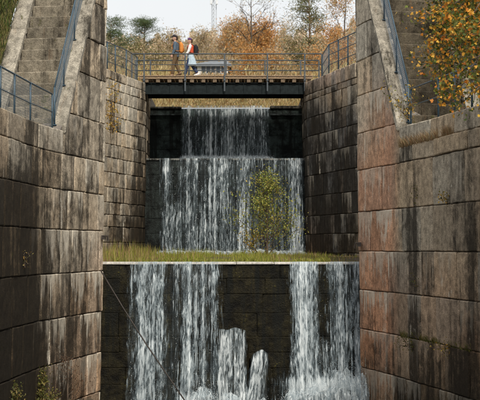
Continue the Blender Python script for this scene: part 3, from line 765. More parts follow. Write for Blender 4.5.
# foam heaps where the falls land
def foam(name, blobs, seed, dens=.66):
    """churned water running over stones, with fine spray"""
    g = np.random.default_rng(seed); V = []; Fc = []; UV = []; DN = []; P = []; Q = []
    for q, (x, y, z, rx, ry, rz, n) in enumerate(blobs):
        nu, nv = 44, 22; b0 = len(V)
        for j in range(nv + 1):
            for i in range(nu + 1):
                az = math.pi * (1 + i / nu); th = math.pi / 2 * j / nv
                d = Vector((math.cos(az) * math.sin(th), math.sin(az) * math.sin(th), math.cos(th)))
                k = 1 + .32 * mnoise.noise(d * 1.7 + Vector((seed + q * 3.1, 0, 0))) + .16 * mnoise.noise(d * 4.5 + Vector((q, seed, 0))) + .08 * mnoise.noise(d * 11 + Vector((q, seed, 4)))
                V.append((x + d.x * rx * k, y + d.y * ry * k, z + d.z * rz * k)); UV.append((x + az * rx * .8, -th * rz)); DN.append(dens * (1 - .35 * max(0, abs(2 * i / nu - 1) - .6) / .4))
        for j in range(nv):
            for i in range(nu): Fc.append((b0 + j * (nu + 1) + i, b0 + j * (nu + 1) + i + 1, b0 + (j + 1) * (nu + 1) + i + 1, b0 + (j + 1) * (nu + 1) + i))
        a = g.normal(size=(n, 3)); a /= np.linalg.norm(a, axis=1)[:, None]; a[:, 2] = np.abs(a[:, 2]); a[:, 1] = -np.abs(a[:, 1])
        P.append(np.array([x, y, z]) + a * (1 + .5 * g.random(n) ** 3)[:, None] * np.array([rx, ry, rz])); Q.append(g.uniform(.002, .008, n))
    o = mesh_obj(name, V, Fc, FALLS, None, True, UV); at = o.data.attributes.new('dens', 'FLOAT', 'POINT'); at.data.foreach_set('value', DN); tag(o, kind='stuff')
    return tag(ellipsoids('spray', np.concatenate(P), np.concatenate(Q), SPRAY, 1.2), kind='stuff')
bl = []
def ap(x, y, s): p = pt(x, y, s); return p.x, p.y, p.z
for (x, y, rx, rz, n) in ((345, 408, .62, .98, 2000), (318, 412, .55, .75, 1400), (361, 400, .25, .75, 900), (296, 412, .45, .7, 1000), (203, 414, .45, .75, 1200), (232, 412, .4, .5, 800), (262, 414, .35, .4, 600), (175, 416, .3, .3, 300)):
    a = ap(x, y, 35.6); bl.append((*a, rx, .40, rz, n // 2))
foam('splash_foam', bl, 8)
foam('splash_foam', [(x, y - .12, z - .1, rx * .9, ry, rz * .95, n // 3) for (x, y, z, rx, ry, rz, n) in bl], 18, .60)
bl = [(hx(x, sM), YM - .75, ZL + .02, .5, .3, .28, 260) for x in range(165, 305, 12)]
foam('splash_foam', bl, 9)
bl = [(hx(x, sU), YU - .45, ZM + .0, .35, .25, .22, 220) for x in range(186, 268, 9)]
foam('splash_foam', bl, 10)
# boulders under the splash
def boulder(name, c, r, col, seed, parent=None, label=None, cat='boulder', squash=.7):
    bm = bmesh.new(); bmesh.ops.create_icosphere(bm, subdivisions=2, radius=1)
    for v in bm.verts:
        k = 1 + .28 * mnoise.noise(v.co * 1.3 + Vector((seed, 0, 0))) + .12 * mnoise.noise(v.co * 3 + Vector((seed, 5, 0)))
        v.co = Vector((v.co.x * r, v.co.y * r, v.co.z * r * squash)) * k + Vector(c)
    me = bpy.data.meshes.new(name); bm.to_mesh(me); bm.free(); me.materials.append(WET); o = link(name, me, parent); o.color = (*col, 1); o['moss'] = .4
    if label: tag(o, label, cat)
    return o
for i, (x, y, r, lab) in enumerate(((338, 404, .95, 'wet boulder under the white splash at the right foot of the lowest fall'), (308, 410, .6, 'smaller wet boulder left of the splash at the foot of the fall'), (203, 412, .6, 'wet boulder at the foot of the left water curtain'))):
    p = pt(x, y, 35.3); boulder('boulder', (p.x, p.y, -4.6), r, (.06, .055, .045), i * 7, None, lab)

# ------------------------------------------------------------------ vegetation
def leaf_mesh(name, P, size, cols, g, parent=None, mat=LEAF, aspect=.55, droop=0, shape='diamond', up=None, kind=None):
    """one small leaf (two folded triangles) at every point"""
    n = len(P); P = np.asarray(P, float)
    d = g.normal(size=(n, 3)); d[:, 2] -= droop
    if up is not None: d = d * .35 + np.asarray(up)
    d /= np.linalg.norm(d, axis=1)[:, None]
    e = g.normal(size=(n, 3)); e -= (e * d).sum(1)[:, None] * d; e /= np.linalg.norm(e, axis=1)[:, None]
    nn = np.cross(d, e); L = (size * g.uniform(.6, 1.25, n))[:, None]
    if shape == 'maple':
        ang = np.radians([-90, -40, -12, 18, 45, 68, 90, 112, 135, 162, 192, 220]); rad = np.array([.12, .55, .48, .82, .55, .72, 1.0, .72, .55, .82, .48, .55])
        rad[[1, 11]] = .5
        k = len(ang); v = np.zeros((n, k + 1, 3)); v[:, 0] = P
        for i in range(k):
            v[:, i + 1] = P + L * rad[i] * (np.sin(ang[i]) * d + np.cos(ang[i]) * e) - nn * L * .18 * abs(np.cos(ang[i])) * rad[i]
        f = np.array([(0, i + 1, (i + 1) % k + 1) for i in range(k)])
    else:
        v = np.stack([P, P + d * L * .5 + e * L * aspect * .5 + nn * L * .08, P + d * L, P + d * L * .5 - e * L * aspect * .5 + nn * L * .08], 1)
        f = np.array([(0, 1, 2), (0, 2, 3)])
    m = v.shape[1]; fa = (f[None] + m * np.arange(n)[:, None, None]).reshape(-1, 3)
    c = np.repeat(np.asarray(cols), m, axis=0)
    o = tri_mesh(name, v.reshape(-1, 3), fa, mat, c, parent, False)
    if kind: o['kind'] = kind
    return o
def pick(g, n, pal, jit=.25):
    pal = np.array(pal); c = pal[g.integers(0, len(pal), n)]
    return np.clip(c * g.uniform(1 - jit, 1 + jit, (n, 1)) * g.uniform(.92, 1.08, (n, 3)), 0, 1)

def grow(g, base, height, lean=(0, 0), nlimb=9, start=.3, spread=.45, up=.55, depth=3, r0=.12, curl=.12, sub=4):
    """branch skeleton -> (list of (points, radii), twig tips)"""
    br_, tips = [], []
    n = 9; pts = []
    off = np.array([0., 0.])
    for i in range(n + 1):
        f = i / n; off = off + g.normal(0, curl * height / n * .35, 2)
        pts.append(np.array([base[0] + lean[0] * f * height + off[0], base[1] + lean[1] * f * height + off[1], base[2] + f * height]))
    br_.append((pts, [r0 * (1 - .9 * i / n) + .008 for i in range(n + 1)]))
    def limb(p, d, L, r, lev):
        q = [p]; dd = d / np.linalg.norm(d); m = 5
        for i in range(m):
            dd = dd + g.normal(0, curl * 1.3, 3) + np.array([0, 0, .06]); dd /= np.linalg.norm(dd); q.append(q[-1] + dd * L / m)
        br_.append((q, [r * (1 - .8 * i / m) + .003 for i in range(m + 1)]))
        if lev <= 1:
            tips.extend(q[2:]); return
        for k in range(sub):
            i = g.integers(1, m + 1); nd = dd + g.normal(0, .6, 3); nd[2] += .15
            limb(q[i], nd, L * g.uniform(.4, .65), r * .5, lev - 1)
        tips.append(q[-1])
    for k in range(nlimb):
        f = start + (1 - start) * (k + g.random()) / nlimb; p = pts[min(n, int(f * n))] ; az = g.random() * 6.283
        e = up * (.6 + .8 * f); d = np.array([math.cos(az), math.sin(az), e])
        limb(p, d, height * spread * (1.15 - f * .75) * g.uniform(.7, 1.15), r0 * .45 * (1.1 - f * .8), depth - 1)
    return br_, np.array(tips)
def wood(name, br_, mat, parent, n=5):
    m = MB()
    for k, (p, r) in enumerate(br_): m.tube(p, r, 7 if k == 0 else (4 if len(br_) < 250 else 3), False)
    return m.build(name, mat, parent, True)
def scatter(g, tips, n, sig):
    i = g.integers(0, len(tips), n); return tips[i] + g.normal(0, sig, (n, 3))
def tree(label, base, height, pal, seed, nleaf=3000, lsize=.12, sig=.25, bark=BARK, name='tree', cat='tree', mat=LEAF, aspect=.55, group=None, **kw):
    g = np.random.default_rng(seed); root = thing(name, label, cat, base, group)
    b, tips = grow(g, base, height, **kw); wood('trunk', b, bark, root)
    if nleaf:
        P = scatter(g, tips, nleaf, sig); leaf_mesh('crown', P, lsize, pick(g, nleaf, pal), g, root, mat, aspect)
    return root
def pine(label, base, height, seed, pal, crown=.45, wid=.24, n=26, dens=90):
    g = np.random.default_rng(seed); root = thing('pine_tree', label, 'pine tree', base)
    b, _ = grow(g, base, height, nlimb=0, r0=height * .016, curl=.10); P = []; tr = b[0][0]
    for k in range(n):
        f = 1 - crown * g.random() ** .8; p = tr[min(9, int(f * 9))] * (1 - (f * 9) % 1) + tr[min(9, int(f * 9) + 1)] * ((f * 9) % 1)
        az = g.random() * 6.283; L = height * wid * g.uniform(.45, 1.1) * (.45 + 1.2 * (1 - f) / crown if f > 1 - crown * .5 else 1.05)
        q = [p]; d = np.array([math.cos(az), math.sin(az), .25])
        for i in range(4): d = d + np.array([0, 0, .06]) + g.normal(0, .12, 3); q.append(q[-1] + d / np.linalg.norm(d) * L / 4)
        b.append((q, [height * .005 * (1 - .2 * i) + .004 for i in range(5)]))
        for i in (2, 3, 4):
            m = int(dens * (.5 + .25 * i)); e = g.normal(size=(m, 3)) * np.array([.11, .11, .03]) * height * .55; P.append(q[i] + e)
    wood('trunk', b, BARKP, root); P = np.concatenate(P)
    leaf_mesh('crown', P, height * .032, pick(g, len(P), pal, .4), g, root, LEAF, .22)
    return root
G_PINE = [(.07, .11, .045), (.10, .14, .055), (.14, .17, .075)]  # pine and tan leaf colours lightened to stand in for distance haze
TAN = [(.48, .36, .21), (.40, .30, .17), (.56, .43, .27), (.30, .25, .15)]
ORG = [(.55, .27, .08), (.60, .33, .11), (.45, .21, .06), (.42, .27, .12)]
OLIVE = [(.12, .12, .035), (.17, .15, .045), (.09, .10, .03), (.24, .18, .06)]
def bgbase(x, s): X, Y = hx(x, s), D(s); return (X, Y, hill(X, Y) - .1)
def bgh(x, ytop, s): return pt(x, ytop, s).z - bgbase(x, s)[2]
S1, S2, S3 = 14.0, 11.5, 9.5
pine('tall pine with flat layered crown standing left of the walkers behind the bridge', bgbase(145, S2), bgh(145, 19, S2), 41, G_PINE, .60, .34, 34, 60)
pine('dark green pine beside the edge of the left pier, half hidden by it', bgbase(110, S1), bgh(112, 20, S1), 42, G_PINE, .75, .32, 36, 70)
pine('tall thin pine rising behind the right end of the footbridge into the sky', bgbase(311, S1), bgh(311, -14, S1), 43, [(.12, .14, .06), (.17, .18, .08), (.24, .21, .10)], .85, .17, 30, 34)
tree('bare leafless tree with fine grey twigs above the middle of the bridge', bgbase(250, S1), bgh(250, -2, S1), TAN, 44, 350, .10, .3, BARK, depth=4, nlimb=15, start=.35, spread=.5, r0=.11, sub=4)
tree('orange leaved tree below the bare tree behind the bridge', bgbase(262, S2), bgh(262, 30, S2), ORG, 45, 7000, .17, .50, BARK, nlimb=14, start=.15, spread=.62, r0=.10)
tree('rusty orange tree between the building and the bare tree', bgbase(234, S3), bgh(234, 26, S3), ORG + TAN, 46, 5500, .19, .50, BARK, nlimb=13, start=.2, spread=.6, r0=.10)
tree('orange tree rising right of the thin pine behind the right railing', bgbase(347, S1), bgh(347, -8, S1), ORG + TAN, 47, 3400, .13, .3, BARK, nlimb=13, start=.25, spread=.4, r0=.10)
tree('bright orange low tree behind the railing right of the bridge', bgbase(338, 16), bgh(338, 33, 16), ORG, 48, 3600, .12, .28, BARK, nlimb=12, start=.1, spread=.5, r0=.07)
tree('olive green bushy tree at the foot of the thin pine', bgbase(296, S1), bgh(296, 42, S1), OLIVE + TAN, 49, 3200, .13, .3, BARK, nlimb=12, start=.1, spread=.45, r0=.07)
tree('tan birch thicket tree below the layered pine', bgbase(132, 12.5), bgh(132, 44, 12.5), TAN + OLIVE, 50, 3200, .14, .32, BARKB, nlimb=12, start=.1, spread=.45, r0=.06)
tree('pale tan tree directly behind the two walkers', bgbase(168, S2), bgh(168, 36, S2), TAN, 51, 3400, .16, .36, BARKB, nlimb=12, start=.15, spread=.5, r0=.07)
tree('thin twiggy tan tree right of the walkers, left of the mast', bgbase(200, S3), bgh(200, 34, S3), TAN, 52, 2600, .17, .45, BARKB, nlimb=12, start=.15, spread=.45, r0=.07)
tree('twiggy bare birch with sparse tan leaves right of the bare tree', bgbase(284, S3), bgh(284, 24, S3), TAN, 53, 1500, .17, .45, BARKB, nlimb=14, start=.2, spread=.45, r0=.08)
tree('low tan tree at the left end of the bridge, behind the grey railing', bgbase(117, 15), bgh(117, 52, 15), TAN + OLIVE, 54, 2600, .12, .28, BARK, nlimb=12, start=.1, spread=.5, r0=.06)
for i, (x, yt, pal, lab) in enumerate(((252, 57, ORG, 'low rust coloured bush just above the bridge rail under the bare tree'), (276, 60, ORG + TAN, 'low orange brown bush behind the bridge rail right of the rusty bush'), (318, 57, TAN + ORG, 'low brown bush behind the right end of the bridge rail'), (153, 58, OLIVE + TAN, 'low olive bush behind the bridge rail left of the walkers'), (128, 60, TAN + OLIVE, 'low tan bush at the left end of the bridge rail'))):
    tree(lab, bgbase(x, 15.5), bgh(x, yt, 15.5), pal, 130 + i, 3000, .13, .30, BARK, 'bush', 'bush', nlimb=14, start=.05, spread=.75, r0=.04, up=.8)
# undergrowth on the slope beyond the pond
g = np.random.default_rng(60); n = 70000
Y = 61 + 60 * g.random(n) ** 1.5; X = g.uniform(-.105, .095, n) * Y; Zg = np.array([hill(a, b) for a, b in zip(X, Y)])
hs_ = np.where((np.abs(240 + X * F / Y - 219) < 27) & (Y < 112), .12, 1.0)
hh = hs_ * (g.random(n) ** 1.6) * (1.1 + .9 * np.sin(X * .9 + Y * .5) * np.sin(Y * .37 + X * .21)) * (1.1 + (Y - 61) * .012)
c = pick(g, n, TAN + OLIVE[1:2] + TAN + [(.36, .21, .07)], .35)
c = np.where((Y < 80)[:, None], pick(g, n, [(.52, .42, .20), (.46, .36, .15), (.60, .48, .26), (.40, .24, .09)], .25), c)
tag(leaf_mesh('undergrowth', np.stack([X, Y, Zg + hh * .8], 1), .30, c, g, None, LEAF, .12, up=(0, 0, 1.0)), kind='stuff')
# autumn wood that closes the view, distance haze painted into its pale leaf colours
g = np.random.default_rng(61); n = 60000
Y = g.uniform(150, 185, n); xq = g.uniform(95, 372, n); X = (xq - 240) * Y / F
top = np.interp(xq, [95, 110, 128, 150, 175, 200, 225, 255, 280, 305, 330, 350, 372], [38, 34, 46, 40, 42, 36, 34, 32, 36, 34, 36, 26, 24]) + 5 * np.sin(xq * .35) + 3 * np.sin(xq * .9 + 1)
ztop = (248 - top) / F * Y; zb = np.array([hill(a, b) for a, b in zip(X, Y)])
Zw = zb + (ztop - zb) * (1 - g.random(n) ** 1.2 * .98) * np.where(g.random(n) < .06, 1.06, 1)
tag(leaf_mesh('far_wood', np.stack([X, Y, Zw], 1), .34, pick(g, n, [(.58, .48, .36), (.52, .42, .30), (.64, .54, .42), (.56, .38, .21), (.40, .38, .27)], .3), g, None, LEAF, .5), kind='stuff')
# house and mast on the hill
def house():
    s = 12.6; X0, X1 = hx(197, s), hx(228, s); y = D(s); z0 = pt(220, 76, s).z; ze = pt(220, 63.5, s).z; zr = pt(220, 55.5, s).z
    root = thing('house', 'low white house with grey roof and a row of windows behind the bridge', 'house', ((X0 + X1) / 2, y + 3, z0))
    WH = mat_simple('white_render', (.80, .80, .78), .8, .1, 3); RF = mat_simple('grey_roof', (.15, .165, .18), .6, .2, 4); GL = mat_simple('window_glass', (.03, .04, .05), .1, .2, 2); FRM = mat_simple('window_frame', (.7, .7, .68), .6, .1, 3)
    MB().box((X0, y, z0 - 2), (X1, y + 7, ze)).build('wall', WH, root)
    ym = y + 2.2; zz = zr
    v = [(X0 - .3, y - .3, ze - .08), (X1 + .3, y - .3, ze - .08), (X1 - .5, ym, zz), (X0 + 1.9, ym, zz), (X0 - .4, y + 7.6, ze - .15), (X1 + .4, y + 7.6, ze - .15)]
    v2 = [(a, b, c_ - .18) for a, b, c_ in v]
    mesh_obj('roof', v + v2, [(0,1,2,3),(3,2,5,4),(0,3,4),(1,5,2),(6,9,8,7),(9,10,11,8),(6,10,9),(7,8,11),(0,6,7,1),(4,5,11,10),(0,4,10,6),(1,7,11,5)], RF, root)
    nw = 5
    for k in range(nw):
        xa = X0 + .35 + k * (X1 - X0 - .5) / nw; wd = (X1 - X0) / nw * .62
        w_ = MB(); w_.box((xa - .06, y - .06, z0 + .15), (xa + wd + .06, y + .02, ze - .16)); fo = w_.build('window', FRM, root)
        MB().box((xa, y - .075, z0 + .22), (xa + wd, y - .055, ze - .23)).build('pane', GL, fo)
house()
def mast():
    s = 8.5; p = pt(214, 70, s); zt = pt(214, -14, s).z; root = thing('antenna_mast', 'slender grey lattice telecom mast rising above the house into the sky', 'mast', p)
    MT = mat_simple('mast_steel', (.42, .46, .50), .5, .1, 3); PN = mat_simple('antenna_panel', (.62, .65, .68), .5, .1, 3)
    lg = [(p.x + .3 * math.cos(a), p.y + .3 * math.sin(a)) for a in (.5, 2.6, 4.7)]
    for a in lg: rod((*a, p.z - 3), (*a, zt), .045).build('leg', MT, root)
    b = MB(); z = p.z - 3; k = 0
    while z < zt - .5:
        for i in range(3): b.tube([(*lg[i], z), (*lg[(i + 1) % 3], z + .45)], .02, 4)
        z += .45
    b.build('bracing', MT, root)
    for (x, ya, yb) in ((211.3, -3, 5), (216.8, -3, 5), (213.6, -8, 1)):
        q0, q1 = pt(x, yb, s), pt(x, ya, s); bevel_box('antenna', (q0.x - .13, q0.y - .45, q0.z), (q0.x + .13, q0.y - .25, q1.z), PN, root, None, .0, .03)
mast()

# bush standing on the ledge
tree('slender yellow green bush standing on the grassy ledge before the middle waterfall', (hx(267, 26.5), D(26.5), ZL), pt(266, 181, 26.5).z - ZL, [(.22, .25, .05), (.32, .33, .07), (.16, .19, .045), (.42, .35, .08)], 71, 3800, .085, .18, BARK, 'bush', 'bush', nlimb=22, start=.04, spread=.48, up=1.3, r0=.035, depth=3, curl=.10)
g = np.random.default_rng(72)
bx = tree('low branch of autumn yellow leaves leaning left from the ledge bush', (hx(262, 26.8), D(26.8), ZL), .9, [(.42, .27, .04), (.32, .24, .05), (.15, .14, .03)], 73, 420, .085, .14, BARK, 'shrub', 'shrub', nlimb=7, start=.1, spread=.7, up=.5, r0=.02, depth=2, lean=(-.7, 0))
# grass on the ledge
def grass(name, P, hgt, wid, cols, g, parent=None, bend=.35):
    n = len(P); a = g.random(n) * 6.283; d = np.stack([np.cos(a), np.sin(a), np.zeros(n)], 1); b = g.random(n) * 6.283
    h = hgt[:, None]; ln = np.stack([np.cos(b), np.sin(b), np.zeros(n)], 1) * h * bend * g.random((n, 1)); w2 = wid[:, None] * .5
    up = np.array([0, 0, 1.0])
    v = np.stack([P - d * w2, P + d * w2, P + ln * .4 + up * h * .6 + d * w2 * .7, P + ln * .4 + up * h * .6 - d * w2 * .7, P + ln + up * h], 1)
    f = np.array([(0, 1, 2), (0, 2, 3), (3, 2, 4)]); fa = (f[None] + 5 * np.arange(n)[:, None, None]).reshape(-1, 3)
    return tri_mesh(name, v.reshape(-1, 3), fa, GRASS, np.repeat(cols, 5, axis=0), parent, False)
n = 30000; Yg = YL + .5 + (YM - YL - 1.4) * g.random(n) ** 1.3; xl = np.interp(Yg, [YL, D(29), D(26), YM], [-6, -6.3, -5.2, -3.9]); xr = np.interp(Yg, [YL, D(29), D(26), YM], [5.6, 5.8, 4.2, 2.7])
Xg = xl + (xr - xl) * g.random(n)
xp = 240 + Xg * F / Yg; patch = np.clip(.5 + .5 * np.sin(Xg * 2.9 + np.sin(Yg * 2.1) * 1.6) + .3 * np.sin(Xg * 7.3 + Yg * 3), 0, 1.2)
dens = np.interp(xp, [100, 150, 200, 285, 300, 370], [1, 1, .95, .95, .75, .5]); keep = g.random(n) < dens
hg = np.interp(xp, [100, 125, 160, 175, 240, 285, 300, 370], [.40, .38, .28, .22, .19, .19, .15, .10]) * (.25 + 1.1 * g.random(n) ** 2) * (.25 + 1.0 * patch)
dry = np.clip(np.interp(xp, [100, 150, 172, 260, 290, 370], [.62, .45, .18, .10, .3, .6]) + .25 * (g.random(n) - .5), 0, 1); isdry = g.random(n) < dry
cg = np.where(isdry[:, None], pick(g, n, [(.34, .23, .11), (.27, .16, .08), (.44, .32, .16), (.21, .18, .07)]), pick(g, n, [(.24, .26, .04), (.32, .32, .05), (.17, .20, .035)]))
Pg = np.stack([Xg, Yg, np.full(n, ZL - .02) + .10 * np.clip((Yg - YL - .6) / 3, 0, 1)], 1)
tag(grass('ledge_grass', Pg[keep], hg[keep], np.full(keep.sum(), .013), cg[keep], g), kind='stuff')
n = 26000; xm = g.uniform(112, 330, n); Ym = YL + .62 + 4.5 * g.random(n) ** 1.4; Xm = (xm - 240) * Ym / F
hm = (.03 + .11 * g.random(n) ** 2) * (.5 + .8 * np.clip(.5 + .5 * np.sin(Xm * 3.1 + np.sin(Ym * 1.7)) + .3 * np.sin(Xm * 8), 0, 1.3))
tag(grass('moss_mat', np.stack([Xm, Ym, np.full(n, ZL - .02)], 1), hm, np.full(n, .022), pick(g, n, [(.22, .25, .035), (.30, .30, .05), (.16, .19, .03), (.33, .28, .08)]), g, None, .9), kind='stuff')
# shrub growing on the pale wall
def wall_shrub(label, p, n, pal, seed, sig=(.3, .15, .5), ls=.09, name='wall_shrub', cat='shrub', nst=6, hgt=1.0):
    g = np.random.default_rng(seed); root = thing(name, label, cat, p); m = MB(); pts = []
    for k in range(nst):
        q = [Vector(p)]
        tgt = Vector(p) + Vector((g.normal(0, sig[0]), -abs(g.normal(0, sig[1])) - .05, hgt * g.uniform(.4, 1)))
        for i in range(1, 6): q.append(Vector(p).lerp(tgt, i / 5) + Vector(g.normal(0, .04, 3)))
        m.tube(q, [.014 - .002 * i for i in range(6)], 4); pts += [list(a) for a in q[1:]]
    m.build('stem', BARK, root); pts = np.array(pts)
    leaf_mesh('foliage', scatter(g, pts, n, np.array(sig) * .35), ls, pick(g, n, pal), g, root)
    return root
YEL = [(.50, .29, .05), (.42, .27, .06), (.55, .36, .10), (.25, .20, .05)]
wall_shrub('straggly yellow leaved shrub rooted in the joints of the pale left wall', pt(113, 134, 26.6) + Vector((.0, -.15, 0)), 420, YEL, 80, (.38, .15, .5), .09, hgt=1.9, nst=8)
wall_shrub('small yellow shrub sprouting at the foot of the right sloping coping', pt(407, 116, 39.5) + Vector((0, .1, 0)), 220, YEL + OLIVE, 81, (.22, .12, .3), .075, hgt=.75)
wall_shrub('small green tuft on the upper left edge of the right pier', pt(372, 30, 35.9), 120, OLIVE, 82, (.10, .08, .15), .06, hgt=.35, nst=4)
wall_shrub('green plant clinging to the right wall under the dry grass', pt(421, 205, 40.2), 130, OLIVE, 83, (.13, .06, .2), .06, hgt=.5, nst=4)
wall_shrub('yellowish plant on a joint high on the right wall', pt(451, 204, 43), 110, OLIVE + YEL, 84, (.14, .06, .12), .06, hgt=.25, nst=4)
wall_shrub('drooping green weed hanging low on the right wall', pt(422, 300, 40.2), 140, OLIVE, 85, (.10, .06, .3), .06, hgt=.75, nst=4)
wall_shrub('mossy olive plant on the low ledge of the right wall', pt(416, 351, 39.7), 260, OLIVE, 86, (.35, .08, .15), .06, hgt=.35, nst=7)
wall_shrub('rusty yellow fern cushion at the right end of the low wall ledge', pt(451, 352, 43), 200, YEL + OLIVE, 87, (.2, .08, .12), .06, hgt=.3, nst=6)
wall_shrub('tiny yellow weed on the dark left wall', pt(25, 268, 41.8), 70, OLIVE + YEL, 88, (.14, .05, .2), .05, hgt=.5, nst=3)
# moss and grass on the bank left of the left steps
g = np.random.default_rng(89); n = 9000; a_ = g.uniform(.0, 4.2, n); b_ = 2.12 + g.uniform(0, 1.3, n)
def bank_z(x, y): return ZC + .12 + (y - planL.at(tLs)[0].y) * KL + .55 * max(0, planL.at(planL.at_y(y))[0].x - 2.12 - x)
Pm = np.array([(q.x, q.y, bank_z(q.x, q.y) - .04) for q in (frL(a, b, 0) for a, b in zip(a_, b_))])
tag(grass('bank_grass', Pm, g.uniform(.10, .36, n), np.full(n, .022), pick(g, n, [(.07, .095, .02), (.12, .14, .03), (.17, .15, .05), (.035, .045, .015)]), g, None, .9), kind='stuff')
# dry grass on the small ledge of the right wall
g = np.random.default_rng(90); n = 1500; tt = np.array([planR.at_px(x) for x in g.uniform(402, 455, 60)])[g.integers(0, 60, n)] + g.normal(0, .06, n)
Pq = np.array([tuple(wall_point(planR, t_, 2.60 + g.normal(0, .02), g.uniform(-.02, .03), -1)) for t_ in tt])
tag(grass('ledge_tuft_grass', Pq, g.uniform(.08, .30, n), np.full(n, .010), pick(g, n, [(.33, .22, .11), (.26, .16, .08), (.38, .28, .15)]), g, None, 1.0), kind='stuff')
# moss line with hanging grass on the low ledge of the right wall
n = 900; tt = np.array([planR.at_px(x) for x in g.uniform(398, 470, 60)])[g.integers(0, 60, n)] + g.normal(0, .06, n)
Pq = np.array([tuple(wall_point(planR, t_, -2.27 + g.normal(0, .03), .01, -1)) for t_ in tt])
tag(grass('wall_moss_grass', Pq, g.uniform(.05, .18, n), np.full(n, .012), pick(g, n, OLIVE + [(.20, .20, .04)]), g, None, 1.2), kind='stuff')
# shrubs in the lower left corner, on a rubble bank
def rub(x, y): return -4.55 + .25 * mnoise.noise(Vector((x, y, 0))) + max(0, (-3.4 - x)) * .25
sheet('rubble_bank', np.linspace(-6.2, -3.2, 16), np.linspace(20, YL - .1, 40), rub, SOIL)
def corner(label, x, y, s, hgt, pal, seed, nl, ls, **kw):
    p = pt(x, y, s); return tree(label, (p.x, p.y, p.z), hgt, pal, seed, nl, ls, .10, BARK, 'shrub', 'shrub', r0=.02, depth=2, start=.1, up=1.2, **kw)
corner('dry brown twiggy shrub at the foot of the left pier', 68, 415, 38.2, 1.5, [(.15, .085, .05), (.10, .06, .035)], 91, 500, .05, nlimb=16, spread=.5)
corner('yellow green leafy shrub in the lower left corner', 42, 416, 39.5, 1.05, OLIVE + [(.22, .20, .045)], 92, 900, .075, nlimb=14, spread=.5)
corner('olive weed at the left edge under the dark wall', 12, 416, 43, .65, OLIVE, 93, 500, .07, nlimb=12, spread=.5)

# maple hanging in from the right
def maple():
    g = np.random.default_rng(101); base = np.array([9.6, D(47), ZC - .1]); root = thing('maple_tree', 'yellow and green autumn maple branches hanging in over the right wall', 'tree', tuple(base))
    br_ = []; pts = [base + np.array([-.02 * i + .05 * math.sin(i), .04 * i, .75 * i]) for i in range(10)]
    br_.append((pts, [.20 - .017 * i for i in range(10)])); spots = []
    targets = [(436, -10, 48), (434, 12, 47), (452, 6, 49), (446, 20, 48), (470, 68, 50), (472, 12, 50), (462, 26, 48.5), (478, 36, 50), (448, 36, 47.5), (466, 48, 49), (480, 58, 50), (462, 80, 49.5), (452, 92, 49), (474, 88, 51), (446, 58, 48), (505, 10, 50), (510, 45, 51), (500, 85, 51), (485, -25, 49), (458, -25, 48), (462, 100, 49.5)]
    for i, (x, y, s) in enumerate(targets):
        tg = np.array(pt(x, y, s)); st = pts[min(9, 3 + i % 6)]; L = np.linalg.norm(tg - st); q = []
        for k in range(9):
            f = k / 8; q.append(st * (1 - f) + tg * f + np.array([0, 0, .55 * math.sin(math.pi * f) * (1 if y < 70 else .5)]) + g.normal(0, .03, 3))
        br_.append((q, [.05 * (1 - .85 * k / 8) + .004 for k in range(9)]))
        for k in range(20):
            j = g.integers(4, 9); a = q[j]; d = g.normal(size=3) * np.array([.22, .28, .17]) + (tg - st) / L * .18
            t_ = [a, a + d * .5 + g.normal(0, .02, 3), a + d]; br_.append((t_, [.008, .006, .003])); spots += [t_[1], t_[2], t_[2]]
    wood('trunk', br_, BARK, root); spots = np.array(spots)
    P = scatter(g, spots, 13000, .12); xp_ = np.array([px(p) for p in P])
    low = np.clip((xp_[:, 1] - 60) / 40, 0, 1); gr = g.random(len(P)) < .30 + .22 * (xp_[:, 0] > 448) * (low < .5) + .25 * low
    dk = pick(g, len(P), [(.11, .14, .025), (.16, .17, .035), (.08, .105, .025)]); ye = pick(g, len(P), [(.62, .28, .03), (.70, .38, .05), (.56, .20, .03), (.52, .33, .06)])
    leaf_mesh('foliage', P, .054, np.where(gr[:, None], dk, ye), g, root, LEAF, .8, .5, 'maple')
maple()
# dark shrubs on the right slope beyond the stairs
for i, (x, y, s, h, lab) in enumerate(((446, 30, 37, 1.6, 'dark green bush above the right steps behind the maple'), (462, 70, 39, 1.8, 'dark bush beside the right steps under the maple leaves'), (480, 40, 38, 2.2, 'dark bush at the right edge behind the maple'))):
    p = pt(x, y, s); tree(lab, (p.x, p.y + .2, p.z - .6), h, [(.05, .06, .018), (.08, .07, .02), (.12, .09, .02)], 110 + i, 1800, .09, .2, BARK, 'bush', 'bush', nlimb=12, start=.1, spread=.55, r0=.03, depth=2)

# ------------------------------------------------------------------ small ironwork and the leaning pole
p0, p1 = pt(101, 271, 34.9), pt(194, 414, 36.3)
mid = (p0 + p1) / 2 + Vector((0, 0, -.10))
pole = MB().tube([p0, p0.lerp(mid, .5) + Vector((0, 0, -.03)), mid, mid.lerp(p1, .5), p1], .019, 8).build('pole', IRON, None, True)
tag(pole, 'thin dark pole leaning diagonally across the left of the lowest waterfall', 'pole')
for (x, y, s, lab, sg) in ((103.5, 236, 34.4, 'small rusty iron hook on the edge of the left pier', 1), (359, 243, 35.6, 'small rusty iron hook on the edge of the right pier', -1)):
    p = pt(x, y, s); b = MB(); b.box((p.x - .05, p.y - .12, p.z - .1), (p.x + .05, p.y + .2, p.z + .02)); b.tube([p + Vector((0, -.1, -.02)), p + Vector((sg * .12, -.12, 0)), p + Vector((sg * .14, -.12, -.14))], .025, 6)
    tag(b.build('iron_hook', IRON), lab, 'hook')

